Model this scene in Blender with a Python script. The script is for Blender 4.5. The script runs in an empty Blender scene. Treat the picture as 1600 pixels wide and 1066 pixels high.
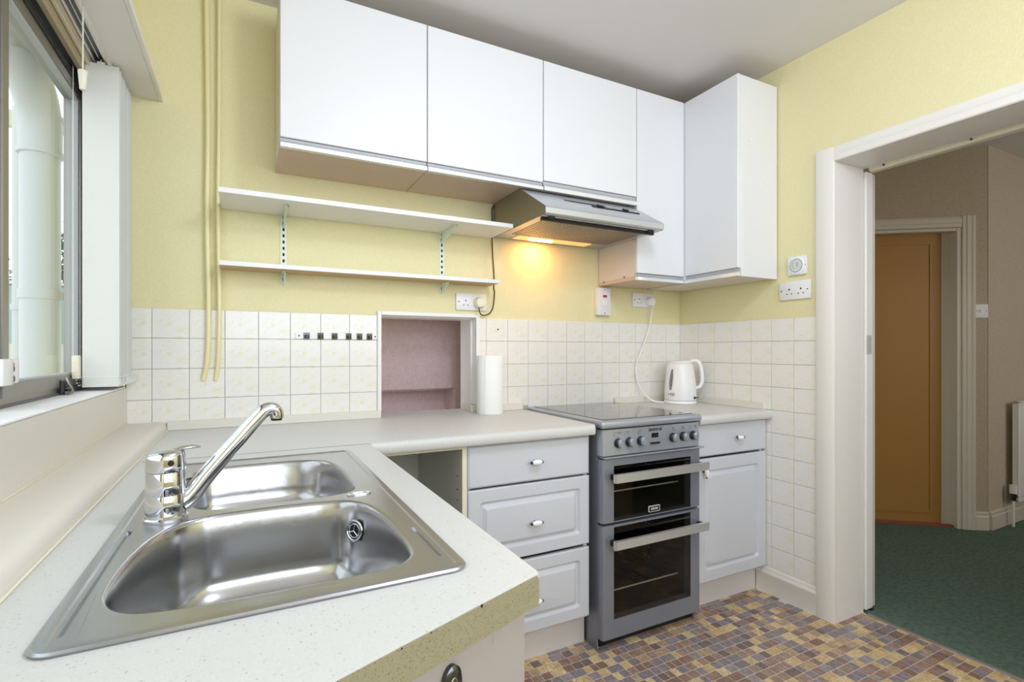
import bpy, bmesh, math, random
from mathutils import Vector, Matrix
R = random.Random(7)
PI = math.pi
C = bpy.context.scene.collection
sc = bpy.context.scene

# ------------------------------------------------------------------ camera, world, lights, exposure
YAW = 0.4785
cd = bpy.data.cameras.new('camera'); cam = bpy.data.objects.new('camera', cd); C.objects.link(cam)
cam.location = (0.356, -2.110, 1.121); cam.rotation_euler = (PI / 2, 0, -YAW)
cd.sensor_width = 36; cd.lens = 18.02; cd.shift_y = 0.00923; cd.clip_start = 0.02; cd.clip_end = 200
sc.camera = cam
sc.view_settings.view_transform = 'Standard'; sc.view_settings.look = 'None'
sc.view_settings.gamma = 1; sc.view_settings.use_curve_mapping = False
sc.view_settings.exposure = 0.0
try:
    sc.cycles.use_denoising = True; sc.cycles.max_bounces = 9; sc.cycles.diffuse_bounces = 5
    sc.cycles.sample_clamp_indirect = 6; sc.cycles.caustics_reflective = False; sc.cycles.caustics_refractive = False
except Exception: pass
w = bpy.data.worlds.new('world'); sc.world = w; w.use_nodes = True
bg = w.node_tree.nodes['Background']; bg.inputs[0].default_value = (0.88, 0.94, 1.0, 1); bg.inputs[1].default_value = 1.8

def area(name, loc, size, power, col, target=None, size_y=None, rot=None):
    l = bpy.data.lights.new(name, 'AREA'); l.energy = power; l.color = col; l.size = size
    if size_y: l.shape = 'RECTANGLE'; l.size_y = size_y
    o = bpy.data.objects.new(name, l); C.objects.link(o); o.location = loc
    if target is not None:
        o.rotation_euler = (Vector(target) - Vector(loc)).to_track_quat('-Z', 'Y').to_euler()
    elif rot: o.rotation_euler = rot
    return o
pl = bpy.data.lights.new('ceiling_lamp_light', 'POINT'); pl.energy = 26; pl.color = (0.785, 0.862, 1.0); pl.shadow_soft_size = 0.13
plo = bpy.data.objects.new('ceiling_lamp_light', pl); C.objects.link(plo); plo.location = (1.15, -1.70, 2.16)
area('rear_fill_light', (1.25, -3.25, 1.75), 2.2, 40, (0.735, 0.83, 1.0), target=(1.3, 0, 1.75), size_y=1.2)  # added soft fill from behind the camera, no window stands here
area('hood_lamp_light', (1.56, -0.075, 1.618), 0.07, 0.85, (1.0, 0.46, 0.14), target=(1.56, -0.02, 1.3), size_y=0.04)
area('hallway_fill_light', (4.9, -3.1, 1.6), 1.2, 17, (1.0, 0.95, 0.93), target=(4.6, -0.7, 1.2), size_y=1.2)  # added fill that front-lights the hallway walls, not a real window
area('dining_fill_light', (0.55, 0.23, 1.30), 0.10, 0.5, (1.0, 0.95, 0.95), target=(1.1, 0.3, 1.05), size_y=0.7)  # unseen light added to brighten the pink wall behind the hatch

# ------------------------------------------------------------------ materials
def lin(c):
    return tuple(((x / 255) / 12.92 if x / 255 <= 0.04045 else ((x / 255 + 0.055) / 1.055) ** 2.4) for x in c)
def mat(name, rgb, rough=0.5, metal=0.0, bump=None, var=None, spec=None, coat=0, emit=None, aniso=None):
    """rgb in 0..255 sRGB; bump=(scale,strength,stretch); var=(rgb2,scale,lo,hi)"""
    m = bpy.data.materials.new(name); m.use_nodes = True
    nt = m.node_tree; b = nt.nodes['Principled BSDF']
    b.inputs['Base Color'].default_value = (*lin(rgb), 1); b.inputs['Roughness'].default_value = rough
    b.inputs['Metallic'].default_value = metal
    if spec is not None: b.inputs['Specular IOR Level'].default_value = spec
    if coat: b.inputs['Coat Weight'].default_value = coat; b.inputs['Coat Roughness'].default_value = 0.08
    tc = nt.nodes.new('ShaderNodeTexCoord')
    if bump:
        mp = nt.nodes.new('ShaderNodeMapping'); nt.links.new(tc.outputs['Object'], mp.inputs[0])
        mp.inputs['Scale'].default_value = bump[2] if len(bump) > 2 else (1, 1, 1)
        n = nt.nodes.new('ShaderNodeTexNoise'); n.inputs['Scale'].default_value = bump[0]; n.inputs['Detail'].default_value = 3
        nt.links.new(mp.outputs[0], n.inputs[0])
        bp = nt.nodes.new('ShaderNodeBump'); bp.inputs['Strength'].default_value = bump[1]; bp.inputs['Distance'].default_value = 0.002
        nt.links.new(n.outputs[0], bp.inputs['Height']); nt.links.new(bp.outputs[0], b.inputs['Normal'])
    if var:
        n = nt.nodes.new('ShaderNodeTexNoise'); n.inputs['Scale'].default_value = var[1]; n.inputs['Detail'].default_value = 4
        nt.links.new(tc.outputs['Object'], n.inputs[0])
        cr = nt.nodes.new('ShaderNodeValToRGB'); nt.links.new(n.outputs[0], cr.inputs[0])
        cr.color_ramp.elements[0].position = var[2]; cr.color_ramp.elements[0].color = (*lin(var[0]), 1)
        cr.color_ramp.elements[1].position = var[3]; cr.color_ramp.elements[1].color = (*lin(rgb), 1)
        nt.links.new(cr.outputs[0], b.inputs['Base Color'])
    if emit:
        b.inputs['Emission Color'].default_value = (*lin(emit[0]), 1); b.inputs['Emission Strength'].default_value = emit[1]
    return m
def wallpaper(name, rgb, rgb2, stretch=(60, 60, 240), strength=0.35):
    m = mat(name, rgb, 0.6); nt = m.node_tree; b = nt.nodes['Principled BSDF']
    tc = nt.nodes.new('ShaderNodeTexCoord')
    hs = []
    for st in (stretch, (stretch[2], stretch[2], stretch[0])):
        mp = nt.nodes.new('ShaderNodeMapping'); mp.inputs['Scale'].default_value = st
        nt.links.new(tc.outputs['Object'], mp.inputs[0])
        n = nt.nodes.new('ShaderNodeTexNoise'); n.inputs['Scale'].default_value = 1.0; n.inputs['Detail'].default_value = 1
        nt.links.new(mp.outputs[0], n.inputs[0]); hs.append(n)
    mx = nt.nodes.new('ShaderNodeMath'); mx.operation = 'MAXIMUM'
    nt.links.new(hs[0].outputs[0], mx.inputs[0]); nt.links.new(hs[1].outputs[0], mx.inputs[1])
    bp = nt.nodes.new('ShaderNodeBump'); bp.inputs['Strength'].default_value = strength; bp.inputs['Distance'].default_value = 0.003
    nt.links.new(mx.outputs[0], bp.inputs['Height']); nt.links.new(bp.outputs[0], b.inputs['Normal'])
    cr = nt.nodes.new('ShaderNodeValToRGB'); nt.links.new(mx.outputs[0], cr.inputs[0])
    cr.color_ramp.elements[0].position = 0.35; cr.color_ramp.elements[0].color = (*lin(rgb2), 1)
    cr.color_ramp.elements[1].position = 0.7; cr.color_ramp.elements[1].color = (*lin(rgb), 1)
    nt.links.new(cr.outputs[0], b.inputs['Base Color'])
    return m
def speckle(name, rgb, dark, amount=0.30, scale=420, rough=0.45, coarse=None):
    m = mat(name, rgb, rough); nt = m.node_tree; b = nt.nodes['Principled BSDF']
    tc = nt.nodes.new('ShaderNodeTexCoord')
    v = nt.nodes.new('ShaderNodeTexVoronoi'); v.inputs['Scale'].default_value = scale
    nt.links.new(tc.outputs['Object'], v.inputs['Vector'])
    cr = nt.nodes.new('ShaderNodeValToRGB'); nt.links.new(v.outputs['Color'], cr.inputs[0])
    e = cr.color_ramp.elements; e[0].position = amount * .35; e[0].color = (*lin(dark), 1); e[1].position = amount; e[1].color = (*lin(rgb), 1)
    n2 = e = cr.color_ramp.elements.new(0.9); e.color = (*lin(tuple(min(255, c + 6) for c in rgb)), 1)
    nt.links.new(cr.outputs[0], b.inputs['Base Color'])
    return m
def tile_mat(name, rgb, vein, strength=0.5):
    m = mat(name, rgb, 0.16); nt = m.node_tree; b = nt.nodes['Principled BSDF']
    tc = nt.nodes.new('ShaderNodeTexCoord')
    mp = nt.nodes.new('ShaderNodeMapping'); mp.inputs['Rotation'].default_value = (0.3, -0.75, 0.3); mp.inputs['Scale'].default_value = (14, 14, 34)
    nt.links.new(tc.outputs['Object'], mp.inputs[0])
    n = nt.nodes.new('ShaderNodeTexNoise'); n.inputs['Scale'].default_value = 1.3; n.inputs['Detail'].default_value = 3; n.inputs['Distortion'].default_value = 1.6
    nt.links.new(mp.outputs[0], n.inputs[0])
    cr = nt.nodes.new('ShaderNodeValToRGB'); nt.links.new(n.outputs[0], cr.inputs[0])
    els = cr.color_ramp.elements
    els[0].position = 0.0; els[0].color = (*lin(rgb), 1); els[1].position = 1.0; els[1].color = (*lin(rgb), 1)
    for p, c in ((0.47, rgb), (0.505, vein), (0.54, rgb)):
        q = els.new(p); q.color = (*lin(c), 1)
    # fade veins in and out
    n2 = nt.nodes.new('ShaderNodeTexNoise'); n2.inputs['Scale'].default_value = 11; nt.links.new(tc.outputs['Object'], n2.inputs[0])
    r2 = nt.nodes.new('ShaderNodeMapRange'); r2.inputs[1].default_value = 0.42; r2.inputs[2].default_value = 0.62
    nt.links.new(n2.outputs[0], r2.inputs[0])
    mx = nt.nodes.new('ShaderNodeMix'); mx.data_type = 'RGBA'; mx.inputs[6].default_value = (*lin(rgb), 1)
    nt.links.new(r2.outputs[0], mx.inputs[0]); nt.links.new(cr.outputs[0], mx.inputs[7])
    nt.links.new(mx.outputs[2], b.inputs['Base Color'])
    return m
def mosaic_mat(name, cols):
    m = mat(name, cols[0], 0.42); nt = m.node_tree; b = nt.nodes['Principled BSDF']
    oi = nt.nodes.new('ShaderNodeObjectInfo'); cr = nt.nodes.new('ShaderNodeValToRGB'); cr.color_ramp.interpolation = 'CONSTANT'
    tc = nt.nodes.new('ShaderNodeTexCoord')
    n = nt.nodes.new('ShaderNodeTexNoise'); n.inputs['Scale'].default_value = 60; n.inputs['Detail'].default_value = 4; n.inputs['Distortion'].default_value = 1.5
    geo = nt.nodes.new('ShaderNodeNewGeometry'); nt.links.new(geo.outputs['Position'], n.inputs[0])
    at = nt.nodes.new('ShaderNodeAttribute'); at.attribute_name = 'shade'
    ad = nt.nodes.new('ShaderNodeMath'); ad.operation = 'ADD'
    nt.links.new(oi.outputs['Random'], ad.inputs[0]); nt.links.new(at.outputs['Fac'], ad.inputs[1])
    fr = nt.nodes.new('ShaderNodeMath'); fr.operation = 'FRACT'; nt.links.new(ad.outputs[0], fr.inputs[0])
    nt.links.new(fr.outputs[0], cr.inputs[0])
    els = cr.color_ramp.elements; els[0].position = 0; els[0].color = (*lin(cols[0]), 1)
    els[1].position = 1 / len(cols); els[1].color = (*lin(cols[1]), 1)
    for i, c in enumerate(cols[2:], 2):
        q = els.new(i / len(cols)); q.color = (*lin(c), 1)
    mr = nt.nodes.new('ShaderNodeMapRange'); mr.inputs[1].default_value = 0.3; mr.inputs[2].default_value = 0.7; mr.inputs[3].default_value = 0.66; mr.inputs[4].default_value = 1.30
    nt.links.new(n.outputs[0], mr.inputs[0])
    vm = nt.nodes.new('ShaderNodeVectorMath'); vm.operation = 'SCALE'
    nt.links.new(cr.outputs[0], vm.inputs[0]); nt.links.new(mr.outputs[0], vm.inputs['Scale'])
    nt.links.new(vm.outputs[0], b.inputs['Base Color'])
    return m
def glass_mat(name, tint=(1, 1, 1), rough=0.0, k=1.0):
    m = bpy.data.materials.new(name); m.use_nodes = True; nt = m.node_tree; nt.nodes.clear()
    o = nt.nodes.new('ShaderNodeOutputMaterial'); t = nt.nodes.new('ShaderNodeBsdfTransparent'); t.inputs[0].default_value = (*tint, 1)
    g = nt.nodes.new('ShaderNodeBsdfGlossy'); g.inputs['Roughness'].default_value = rough; g.inputs[0].default_value = (k, k, k, 1)
    lw = nt.nodes.new('ShaderNodeLayerWeight'); lw.inputs[0].default_value = 0.5      # Schlick, same from both faces
    pw = nt.nodes.new('ShaderNodeMath'); pw.operation = 'POWER'; pw.inputs[1].default_value = 5; nt.links.new(lw.outputs['Facing'], pw.inputs[0])
    f = nt.nodes.new('ShaderNodeMath'); f.operation = 'MULTIPLY_ADD'; f.inputs[1].default_value = 0.5; f.inputs[2].default_value = 0.025; nt.links.new(pw.outputs[0], f.inputs[0])
    mx = nt.nodes.new('ShaderNodeMixShader'); nt.links.new(f.outputs[0], mx.inputs[0]); nt.links.new(t.outputs[0], mx.inputs[1]); nt.links.new(g.outputs[0], mx.inputs[2])
    nt.links.new(mx.outputs[0], o.inputs[0]); return m
def brushed(name, rgb, rough, stretch, strength=0.15):
    return mat(name, rgb, rough, 1.0, bump=(1.0, strength, stretch))

M = dict(
 yellow=wallpaper('yellow_wallpaper', (231, 223, 180), (226, 216, 166)),
 beige=wallpaper('beige_wallpaper', (190, 175, 150), (172, 158, 132)),
 mauve=wallpaper('mauve_wallpaper', (206, 192, 172), (190, 176, 154), (40, 40, 200)),
 pink=wallpaper('pink_wallpaper', (196, 174, 174), (184, 160, 162), (150, 150, 40), 0.3),
 ceiling=mat('ceiling_paint', (222, 218, 216), 0.8, bump=(60, 0.2)),
 gloss=mat('white_gloss_paint', (236, 233, 230), 0.3, bump=(25, 0.06)),
 cream_gloss=mat('cream_gloss_paint', (226, 217, 196), 0.4),
 casing=mat('casing_paint', (232, 228, 222), 0.35, bump=(40, 0.05)),
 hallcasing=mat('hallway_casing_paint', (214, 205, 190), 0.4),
 door_brown=mat('mustard_brown_paint', (174, 130, 66), 0.45, bump=(300, 0.1)),
 carpet=mat('green_carpet', (104, 122, 108), 0.95, bump=(260, 1.0), var=((84, 102, 90), 60, 0.35, 0.7), spec=0.1),
 grout=mat('tile_grout', (196, 192, 184), 0.8),
 vgrout=mat('vinyl_joint_line', (216, 200, 188), 0.5),
 tile=tile_mat('marbled_tile', (236, 233, 229), (226, 220, 160)),
 mosaic=mosaic_mat('mosaic_vinyl', [(156, 128, 112), (134, 124, 126), (208, 180, 132), (140, 110, 94), (150, 140, 140), (178, 152, 120), (122, 104, 98), (142, 130, 130), (200, 172, 122), (160, 132, 118), (138, 128, 132), (214, 188, 142), (148, 118, 104)]),
 worktop=speckle('cream_speckled_laminate', (203, 203, 200), (176, 173, 164), 0.13, 520, 0.38),
 edge=speckle('olive_edging_tape', (146, 140, 112), (112, 102, 78), 0.24, 800, 0.5),
 ledge=mat('pale_ledge_laminate', (222, 217, 206), 0.42, bump=(80, 0.05)),
 unit=mat('white_foil_door', (202, 204, 212), 0.30, bump=(90, 0.03)),
 wallunit=mat('white_cabinet_door', (229, 229, 232), 0.33, bump=(70, 0.03)),
 carcass=mat('white_carcass_board', (222, 213, 207), 0.45),
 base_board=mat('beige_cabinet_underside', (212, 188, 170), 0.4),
 plinth=mat('pale_plinth_board', (212, 206, 204), 0.45),
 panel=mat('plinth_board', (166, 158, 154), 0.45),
 interior=mat('grey_cabinet_interior', (216, 216, 208), 0.6),
 cream_frame=mat('cream_cabinet_edge', (226, 220, 200), 0.5),
 strip=mat('white_aluminium_grip', (232, 234, 238), 0.22, 0.35),
 groove=mat('grey_grip_groove', (186, 189, 196), 0.4, 0.3),
 steel=brushed('satin_stainless_steel', (184, 186, 190), 0.27, (6, 260, 200), 0.10),
 bowl=mat('worn_stainless_bowl', (180, 180, 181), 0.20, 1.0, bump=(22, 0.22, (1, 1, 1))),
 chrome=mat('polished_chrome', (214, 216, 222), 0.04, 1.0),
 dark_chrome=mat('dark_chrome', (96, 96, 100), 0.18, 1.0),
 silver=mat('silver_enamel', (172, 177, 188), 0.32, 0.5),
 silver_dark=mat('grey_enamel_side', (146, 150, 162), 0.35, 0.55),
 door_steel=mat('grey_metallic_enamel', (138, 142, 154), 0.34, 0.45, bump=(1.0, 0.05, (200, 200, 8))),
 handle_steel=mat('bright_brushed_steel', (206, 205, 204), 0.32, 0.6, bump=(1.0, 0.08, (10, 300, 300))),
 hood=mat('hood_brushed_steel', (196, 199, 203), 0.34, 0.6, bump=(1.0, 0.06, (8, 200, 200))),
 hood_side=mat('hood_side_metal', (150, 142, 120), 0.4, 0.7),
 filt=mat('hood_filter_metal', (104, 90, 72), 0.4, 0.6),
 filt_dark=mat('hood_filter_gap', (34, 30, 26), 0.7),
 black=mat('black_plastic', (22, 22, 24), 0.4),
 blackglass=mat('black_ceramic_glass', (42, 40, 40), 0.05, 0.0, coat=0.5),
 ring=mat('pale_hob_marking', (196, 194, 188), 0.4),
 cavity=mat('oven_enamel', (78, 72, 64), 0.3),
 oven_glass=glass_mat('tinted_oven_glass', (0.72, 0.70, 0.66), 0.01),
 glass=glass_mat('window_glass', (0.97, 0.99, 0.98)),
 alu=brushed('weathered_aluminium', (160, 156, 150), 0.38, (40, 3, 40), 0.1),
 alu_dark=mat('dark_grey_aluminium', (104, 106, 112), 0.35, 0.7),
 bronze=mat('bronze_gasket', (112, 100, 84), 0.5, 0.2),
 sealm=mat('pale_glazing_seal', (186, 190, 188), 0.5),
 timber=mat('cream_window_timber', (218, 206, 182), 0.5, bump=(40, 0.1)),
 soffit=mat('tan_soffit_paint', (176, 162, 130), 0.6),
 vane=mat('cream_blind_fabric', (226, 226, 220), 0.85, bump=(700, 0.15)),
 plastic=mat('white_plastic', (238, 237, 236), 0.28),
 socket=mat('white_socket_plastic', (232, 231, 232), 0.3),
 cream_plastic=mat('cream_plastic', (232, 227, 204), 0.4),
 ceramic=mat('white_ceramic', (246, 246, 246), 0.12),
 sill_tile=mat('white_sill_tile', (250, 250, 250), 0.45),
 bead=mat('clear_bead_plastic', (236, 236, 232), 0.2),
 cord=mat('white_twisted_cord', (226, 222, 210), 0.8),
 red=mat('red_neon_lens', (176, 42, 34), 0.3),
 hole=mat('dark_slot', (30, 28, 28), 0.7),
 paper=mat('white_kitchen_paper', (244, 243, 240), 0.95, bump=(160, 0.5)),
 gauge=mat('grey_water_window', (132, 130, 132), 0.2),
 print_grey=mat('grey_print', (92, 92, 96), 0.6),
 white_print=mat('white_print', (220, 220, 220), 0.5),
 display=mat('dark_display', (28, 26, 30), 0.12),
 shelf=mat('white_shelf_laminate', (234, 233, 232), 0.35),
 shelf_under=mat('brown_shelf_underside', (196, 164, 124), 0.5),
 bracket=mat('pale_green_white_metal', (222, 229, 212), 0.4),
 hookmetal=mat('brass_toned_hook_metal', (92, 88, 40), 0.4, 0.3),
 dial=mat('pale_grey_dial', (206, 212, 210), 0.3),
 lens=mat('lit_lamp_lens', (255, 214, 170), 0.4, emit=((255, 170, 90), 0.9)),
 bulb=mat('glowing_bulb', (255, 230, 190), 0.3, emit=((255, 205, 140), 9)),
 threshold=mat('grey_threshold_strip', (164, 164, 164), 0.35, 0.6),
 red_wood=mat('reddish_timber', (150, 84, 58), 0.5),
 pvc=mat('white_pvc_pipe', (208, 212, 212), 0.4),
 fence=mat('pale_sage_paint', (150, 178, 166), 0.7, bump=(30, 0.2)),
 leaf=mat('conifer_green', (84, 120, 62), 0.7, var=((46, 76, 38), 3, 0.35, 0.65)),
 twig=mat('pale_twig', (150, 150, 130), 0.8),
 brown_hedge=mat('brown_hedge', (140, 122, 98), 0.9, var=((84, 74, 58), 20, 0.35, 0.65)),
 outwall=mat('pale_render', (214, 208, 186), 0.8),
 ground=mat('patio_concrete', (196, 190, 176), 0.9, var=((176, 170, 156), 6, .3, .7)),
 radiator=mat('radiator_enamel', (240, 238, 234), 0.35),
)

# ------------------------------------------------------------------ mesh helpers (world coordinates)
def wloc(o):
    v = Vector((0, 0, 0))
    while o is not None: v += Vector(o.location); o = o.parent
    return v
def link(name, me, parent=None, origin=(0, 0, 0)):
    o = bpy.data.objects.new(name, me); C.objects.link(o)
    if parent is not None: o.parent = parent; o.location = (0, 0, 0)
    else: o.location = origin
    return o
def obj(name, bm, m, parent=None, origin=None, smooth=False, label=None, angle=40):
    if origin is None:
        if parent is not None: origin = wloc(parent)
        else:
            vs = [v.co for v in bm.verts]
            origin = Vector(((min(v.x for v in vs) + max(v.x for v in vs)) / 2, (min(v.y for v in vs) + max(v.y for v in vs)) / 2, min(v.z for v in vs)))
    origin = Vector(origin)
    bmesh.ops.translate(bm, verts=bm.verts, vec=-origin)
    bmesh.ops.recalc_face_normals(bm, faces=bm.faces)
    me = bpy.data.meshes.new(name); bm.to_mesh(me); bm.free()
    for k in (m if isinstance(m, (list, tuple)) else [m]): me.materials.append(M[k] if isinstance(k, str) else k)
    if smooth:
        me.polygons.foreach_set('use_smooth', [True] * len(me.polygons))
        try: me.set_sharp_from_angle(angle=math.radians(angle))
        except Exception: pass
    o = link(name, me, parent, origin)
    if parent is not None: o.location = origin - wloc(parent)
    if label: o['label'] = label
    return o
def tag(o, label, cat, group=None):
    o['label'] = label; o['category'] = cat
    if group: o['group'] = group
    return o
def thing(name, loc, label, cat, group=None):
    return tag(link(name, None, None, loc), label, cat, group)
def struct(o): o['kind'] = 'structure'; return o
def sgroup(name, loc): return struct(link(name, None, None, loc))
def B(): return bmesh.new()
def box(bm, x0, x1, y0, y1, z0, z1, bev=0, seg=1, mi=0):
    r = bmesh.ops.create_cube(bm, size=1)
    vs = r['verts']
    for v in vs:
        v.co = Vector(((x0 + x1) / 2 + v.co.x * (x1 - x0), (y0 + y1) / 2 + v.co.y * (y1 - y0), (z0 + z1) / 2 + v.co.z * (z1 - z0)))
    fs = list({f for v in vs for f in v.link_faces})
    for f in fs: f.material_index = mi
    if bev:
        es = list({e for v in vs for e in v.link_edges})
        bmesh.ops.bevel(bm, geom=es, offset=bev, segments=seg, affect='EDGES', profile=0.5, material=mi)
    return bm
def bx(x0, x1, y0, y1, z0, z1, bev=0, seg=1): return box(B(), x0, x1, y0, y1, z0, z1, bev, seg)
def prism(bm, pts, d, mi=0):
    """closed 3D polygon pts extruded by vector d"""
    a = [bm.verts.new(p) for p in pts]; b = [bm.verts.new(Vector(p) + Vector(d)) for p in pts]
    n = len(pts)
    for f in [bm.faces.new(a), bm.faces.new(b[::-1])] + [bm.faces.new((a[i], b[i], b[(i + 1) % n], a[(i + 1) % n])) for i in range(n)]:
        f.material_index = mi
    return bm
def basis(d):
    d = Vector(d).normalized(); u = Vector((0, 0, 1)) if abs(d.z) < 0.9 else Vector((1, 0, 0))
    a = d.cross(u).normalized(); return a, d.cross(a).normalized(), d
def cyl(bm, p0, p1, r0, r1=None, n=20, mi=0):
    r1 = r0 if r1 is None else r1
    return rings(bm, [(p0, r0), (p1, r1)], n, mi)
def rings(bm, prof, n=20, mi=0):
    """straight lathe: list of (point, radius) along one axis, capped"""
    p0, p1 = Vector(prof[0][0]), Vector(prof[-1][0])
    a, b, _ = basis(p1 - p0 if (p1 - p0).length > 1e-9 else (0, 0, 1))
    loops = []
    for p, r in prof:
        loops.append([bm.verts.new(Vector(p) + (a * math.cos(2 * PI * i / n) + b * math.sin(2 * PI * i / n)) * max(r, 1e-5)) for i in range(n)])
    for q in range(len(loops) - 1):
        for i in range(n):
            f = bm.faces.new((loops[q][i], loops[q][(i + 1) % n], loops[q + 1][(i + 1) % n], loops[q + 1][i])); f.material_index = mi
    bm.faces.new(loops[0][::-1]).material_index = mi; bm.faces.new(loops[-1]).material_index = mi
    return bm
def lathe(bm, c, prof, n=32, mi=0, sx=1, sy=1):
    return rings_xy(bm, c, prof, n, mi, sx, sy)
def rings_xy(bm, c, prof, n, mi, sx, sy):
    loops = [[bm.verts.new((c[0] + r * sx * math.cos(2 * PI * i / n), c[1] + r * sy * math.sin(2 * PI * i / n), c[2] + z)) for i in range(n)] for r, z in prof]
    for q in range(len(loops) - 1):
        for i in range(n):
            bm.faces.new((loops[q][i], loops[q][(i + 1) % n], loops[q + 1][(i + 1) % n], loops[q + 1][i])).material_index = mi
    bm.faces.new(loops[0][::-1]); bm.faces.new(loops[-1]); return bm
def tube(bm, pts, r, n=10, mi=0, sub=6, squash=None):
    """smooth tube through pts (Catmull-Rom); r float or list"""
    P = [Vector(p) for p in pts]; rs = r if isinstance(r, (list, tuple)) else [r] * len(P)
    path = []
    if sub > 1 and len(P) > 2:
        for i in range(len(P) - 1):
            p0, p1, p2, p3 = P[max(i - 1, 0)], P[i], P[i + 1], P[min(i + 2, len(P) - 1)]
            for k in range(sub):
                t = k / sub
                path.append((0.5 * ((2 * p1) + (p2 - p0) * t + (2 * p0 - 5 * p1 + 4 * p2 - p3) * t * t + (3 * p1 - p0 - 3 * p2 + p3) * t ** 3), rs[i] * (1 - t) + rs[i + 1] * t))
        path.append((P[-1], rs[-1]))
    else: path = list(zip(P, rs))
    prev = None; loops = []
    for i, (p, rr) in enumerate(path):
        d = (path[min(i + 1, len(path) - 1)][0] - path[max(i - 1, 0)][0]).normalized()
        if prev is None: a, b, _ = basis(d)
        else:
            a = prev - d * prev.dot(d); a.normalize(); b = d.cross(a)
        prev = a
        sq = squash or (1, 1)
        loops.append([bm.verts.new(p + a * math.cos(2 * PI * k / n) * rr * sq[0] + b * math.sin(2 * PI * k / n) * rr * sq[1]) for k in range(n)])
    for q in range(len(loops) - 1):
        for i in range(n):
            bm.faces.new((loops[q][i], loops[q][(i + 1) % n], loops[q + 1][(i + 1) % n], loops[q + 1][i])).material_index = mi
    bm.faces.new(loops[0][::-1]); bm.faces.new(loops[-1]); return bm
def rrect(x0, x1, y0, y1, r, n=4):
    out = []
    r = min(r, (x1 - x0) / 2 - 1e-4, (y1 - y0) / 2 - 1e-4)
    for cx, cy, a0 in ((x1 - r, y1 - r, 0), (x0 + r, y1 - r, PI / 2), (x0 + r, y0 + r, PI), (x1 - r, y0 + r, 1.5 * PI)):
        for i in range(n + 1):
            a = a0 + PI / 2 * i / n; out.append((cx + r * math.cos(a), cy + r * math.sin(a)))
    return out
def panel(bm, T, wd, ht, prof, n=4, mi=0):
    """raised panel: nested rounded rects; T maps (u, v, depth) to world; prof = list of (inset, depth, corner r)"""
    loops = []
    for ins, dep, r in prof:
        loops.append([bm.verts.new(T(u, v, dep)) for u, v in rrect(ins, wd - ins, ins, ht - ins, r, n)])
    for q in range(len(loops) - 1):
        k = len(loops[q])
        for i in range(k):
            bm.faces.new((loops[q][i], loops[q][(i + 1) % k], loops[q + 1][(i + 1) % k], loops[q + 1][i])).material_index = mi
    bm.faces.new(loops[0][::-1]); bm.faces.new(loops[-1]); return bm
def Ty(x0, y0, z0):   # panel facing -y ; depth grows outwards (-y)
    return lambda u, v, d: (x0 + u, y0 - d, z0 + v)
def Tx(x0, y0, z0):   # panel facing -x, u runs towards -y
    return lambda u, v, d: (x0 - d, y0 - u, z0 + v)
SLAB = lambda t: [(0.0, 0, .001), (0.0, t - .002, .001), (.002, t, .001)]
def text_mesh(name, s, size, xf, m, parent, extrude=0.0003, bold=0, label=None, sx=1.0):
    cu = bpy.data.curves.new(name, 'FONT'); cu.body = s; cu.size = size; cu.extrude = extrude; cu.align_x = 'CENTER'; cu.align_y = 'CENTER'; cu.offset = bold; cu.resolution_u = 3
    t = bpy.data.objects.new(name, cu); C.objects.link(t); bpy.context.view_layer.update()
    me = bpy.data.meshes.new_from_object(t.evaluated_get(bpy.context.evaluated_depsgraph_get()))
    bpy.data.objects.remove(t)
    o0 = wloc(parent)
    for v in me.vertices: v.co = Vector(xf(v.co.x * sx, v.co.y, v.co.z)) - o0
    me.name = name; me.materials.clear(); me.materials.append(M[m])
    o = link(name, me, parent)
    if label: o['label'] = label
    return o

# ================================================================== THE SETTING
W, CZ = 2.505, 2.403
HX0, HX1, HZ0, HZ1 = 0.843, 1.266, 0.847, 1.268     # serving hatch opening
# back wall, hatch cut out
b = B(); HB = 0.154
box(b, -0.14, HX0, 0, HB, 0, CZ); box(b, HX1, W, 0, HB, 0, CZ); box(b, HX0, HX1, 0, HB, 0, HZ0 - 0.04); box(b, HX0, HX1, 0, HB, HZ1, CZ)
wall_back = struct(obj('wall_back', b, 'yellow', origin=(1.2, 0, 0)))
# right wall with doorway y -0.855 .. -1.80
DY0, DY1, DZ = -0.850, -1.80, 1.905
b = B(); box(b, W, 2.70, DY0, 0.154, 0, CZ); box(b, W, 2.70, DY1, DY0, DZ, CZ); box(b, W, 2.70, -3.4, DY1, 0, CZ)
wall_right = struct(obj('wall_right', b, 'yellow', origin=(W, -1.5, 0)))
# left wall with window opening
WY0, WY1, WZ0, WZ1 = -0.03, -1.95, 0.985, 2.02
b = B(); box(b, -0.14, 0, -3.4, 0, 0, WZ0); box(b, -0.14, 0, -3.4, 0, WZ1, CZ); box(b, -0.14, 0, WY0, 0, WZ0, WZ1); box(b, -0.14, 0, -3.4, WY1, WZ0, WZ1)
wall_left = struct(obj('wall_left', b, 'yellow', origin=(0, -1.5, 0)))
struct(obj('wall_front', bx(-0.14, 2.70, -3.5, -3.4, 0, CZ), 'yellow'))
struct(obj('ceiling', bx(-0.14, 2.70, -3.5, 0.154, CZ, CZ + 0.05), 'ceiling'))
floor = struct(obj('floor', bx(0, 2.70, -3.4, 0, -0.05, 0.0), 'vgrout', origin=(1.3, -1.5, 0)))

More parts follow.
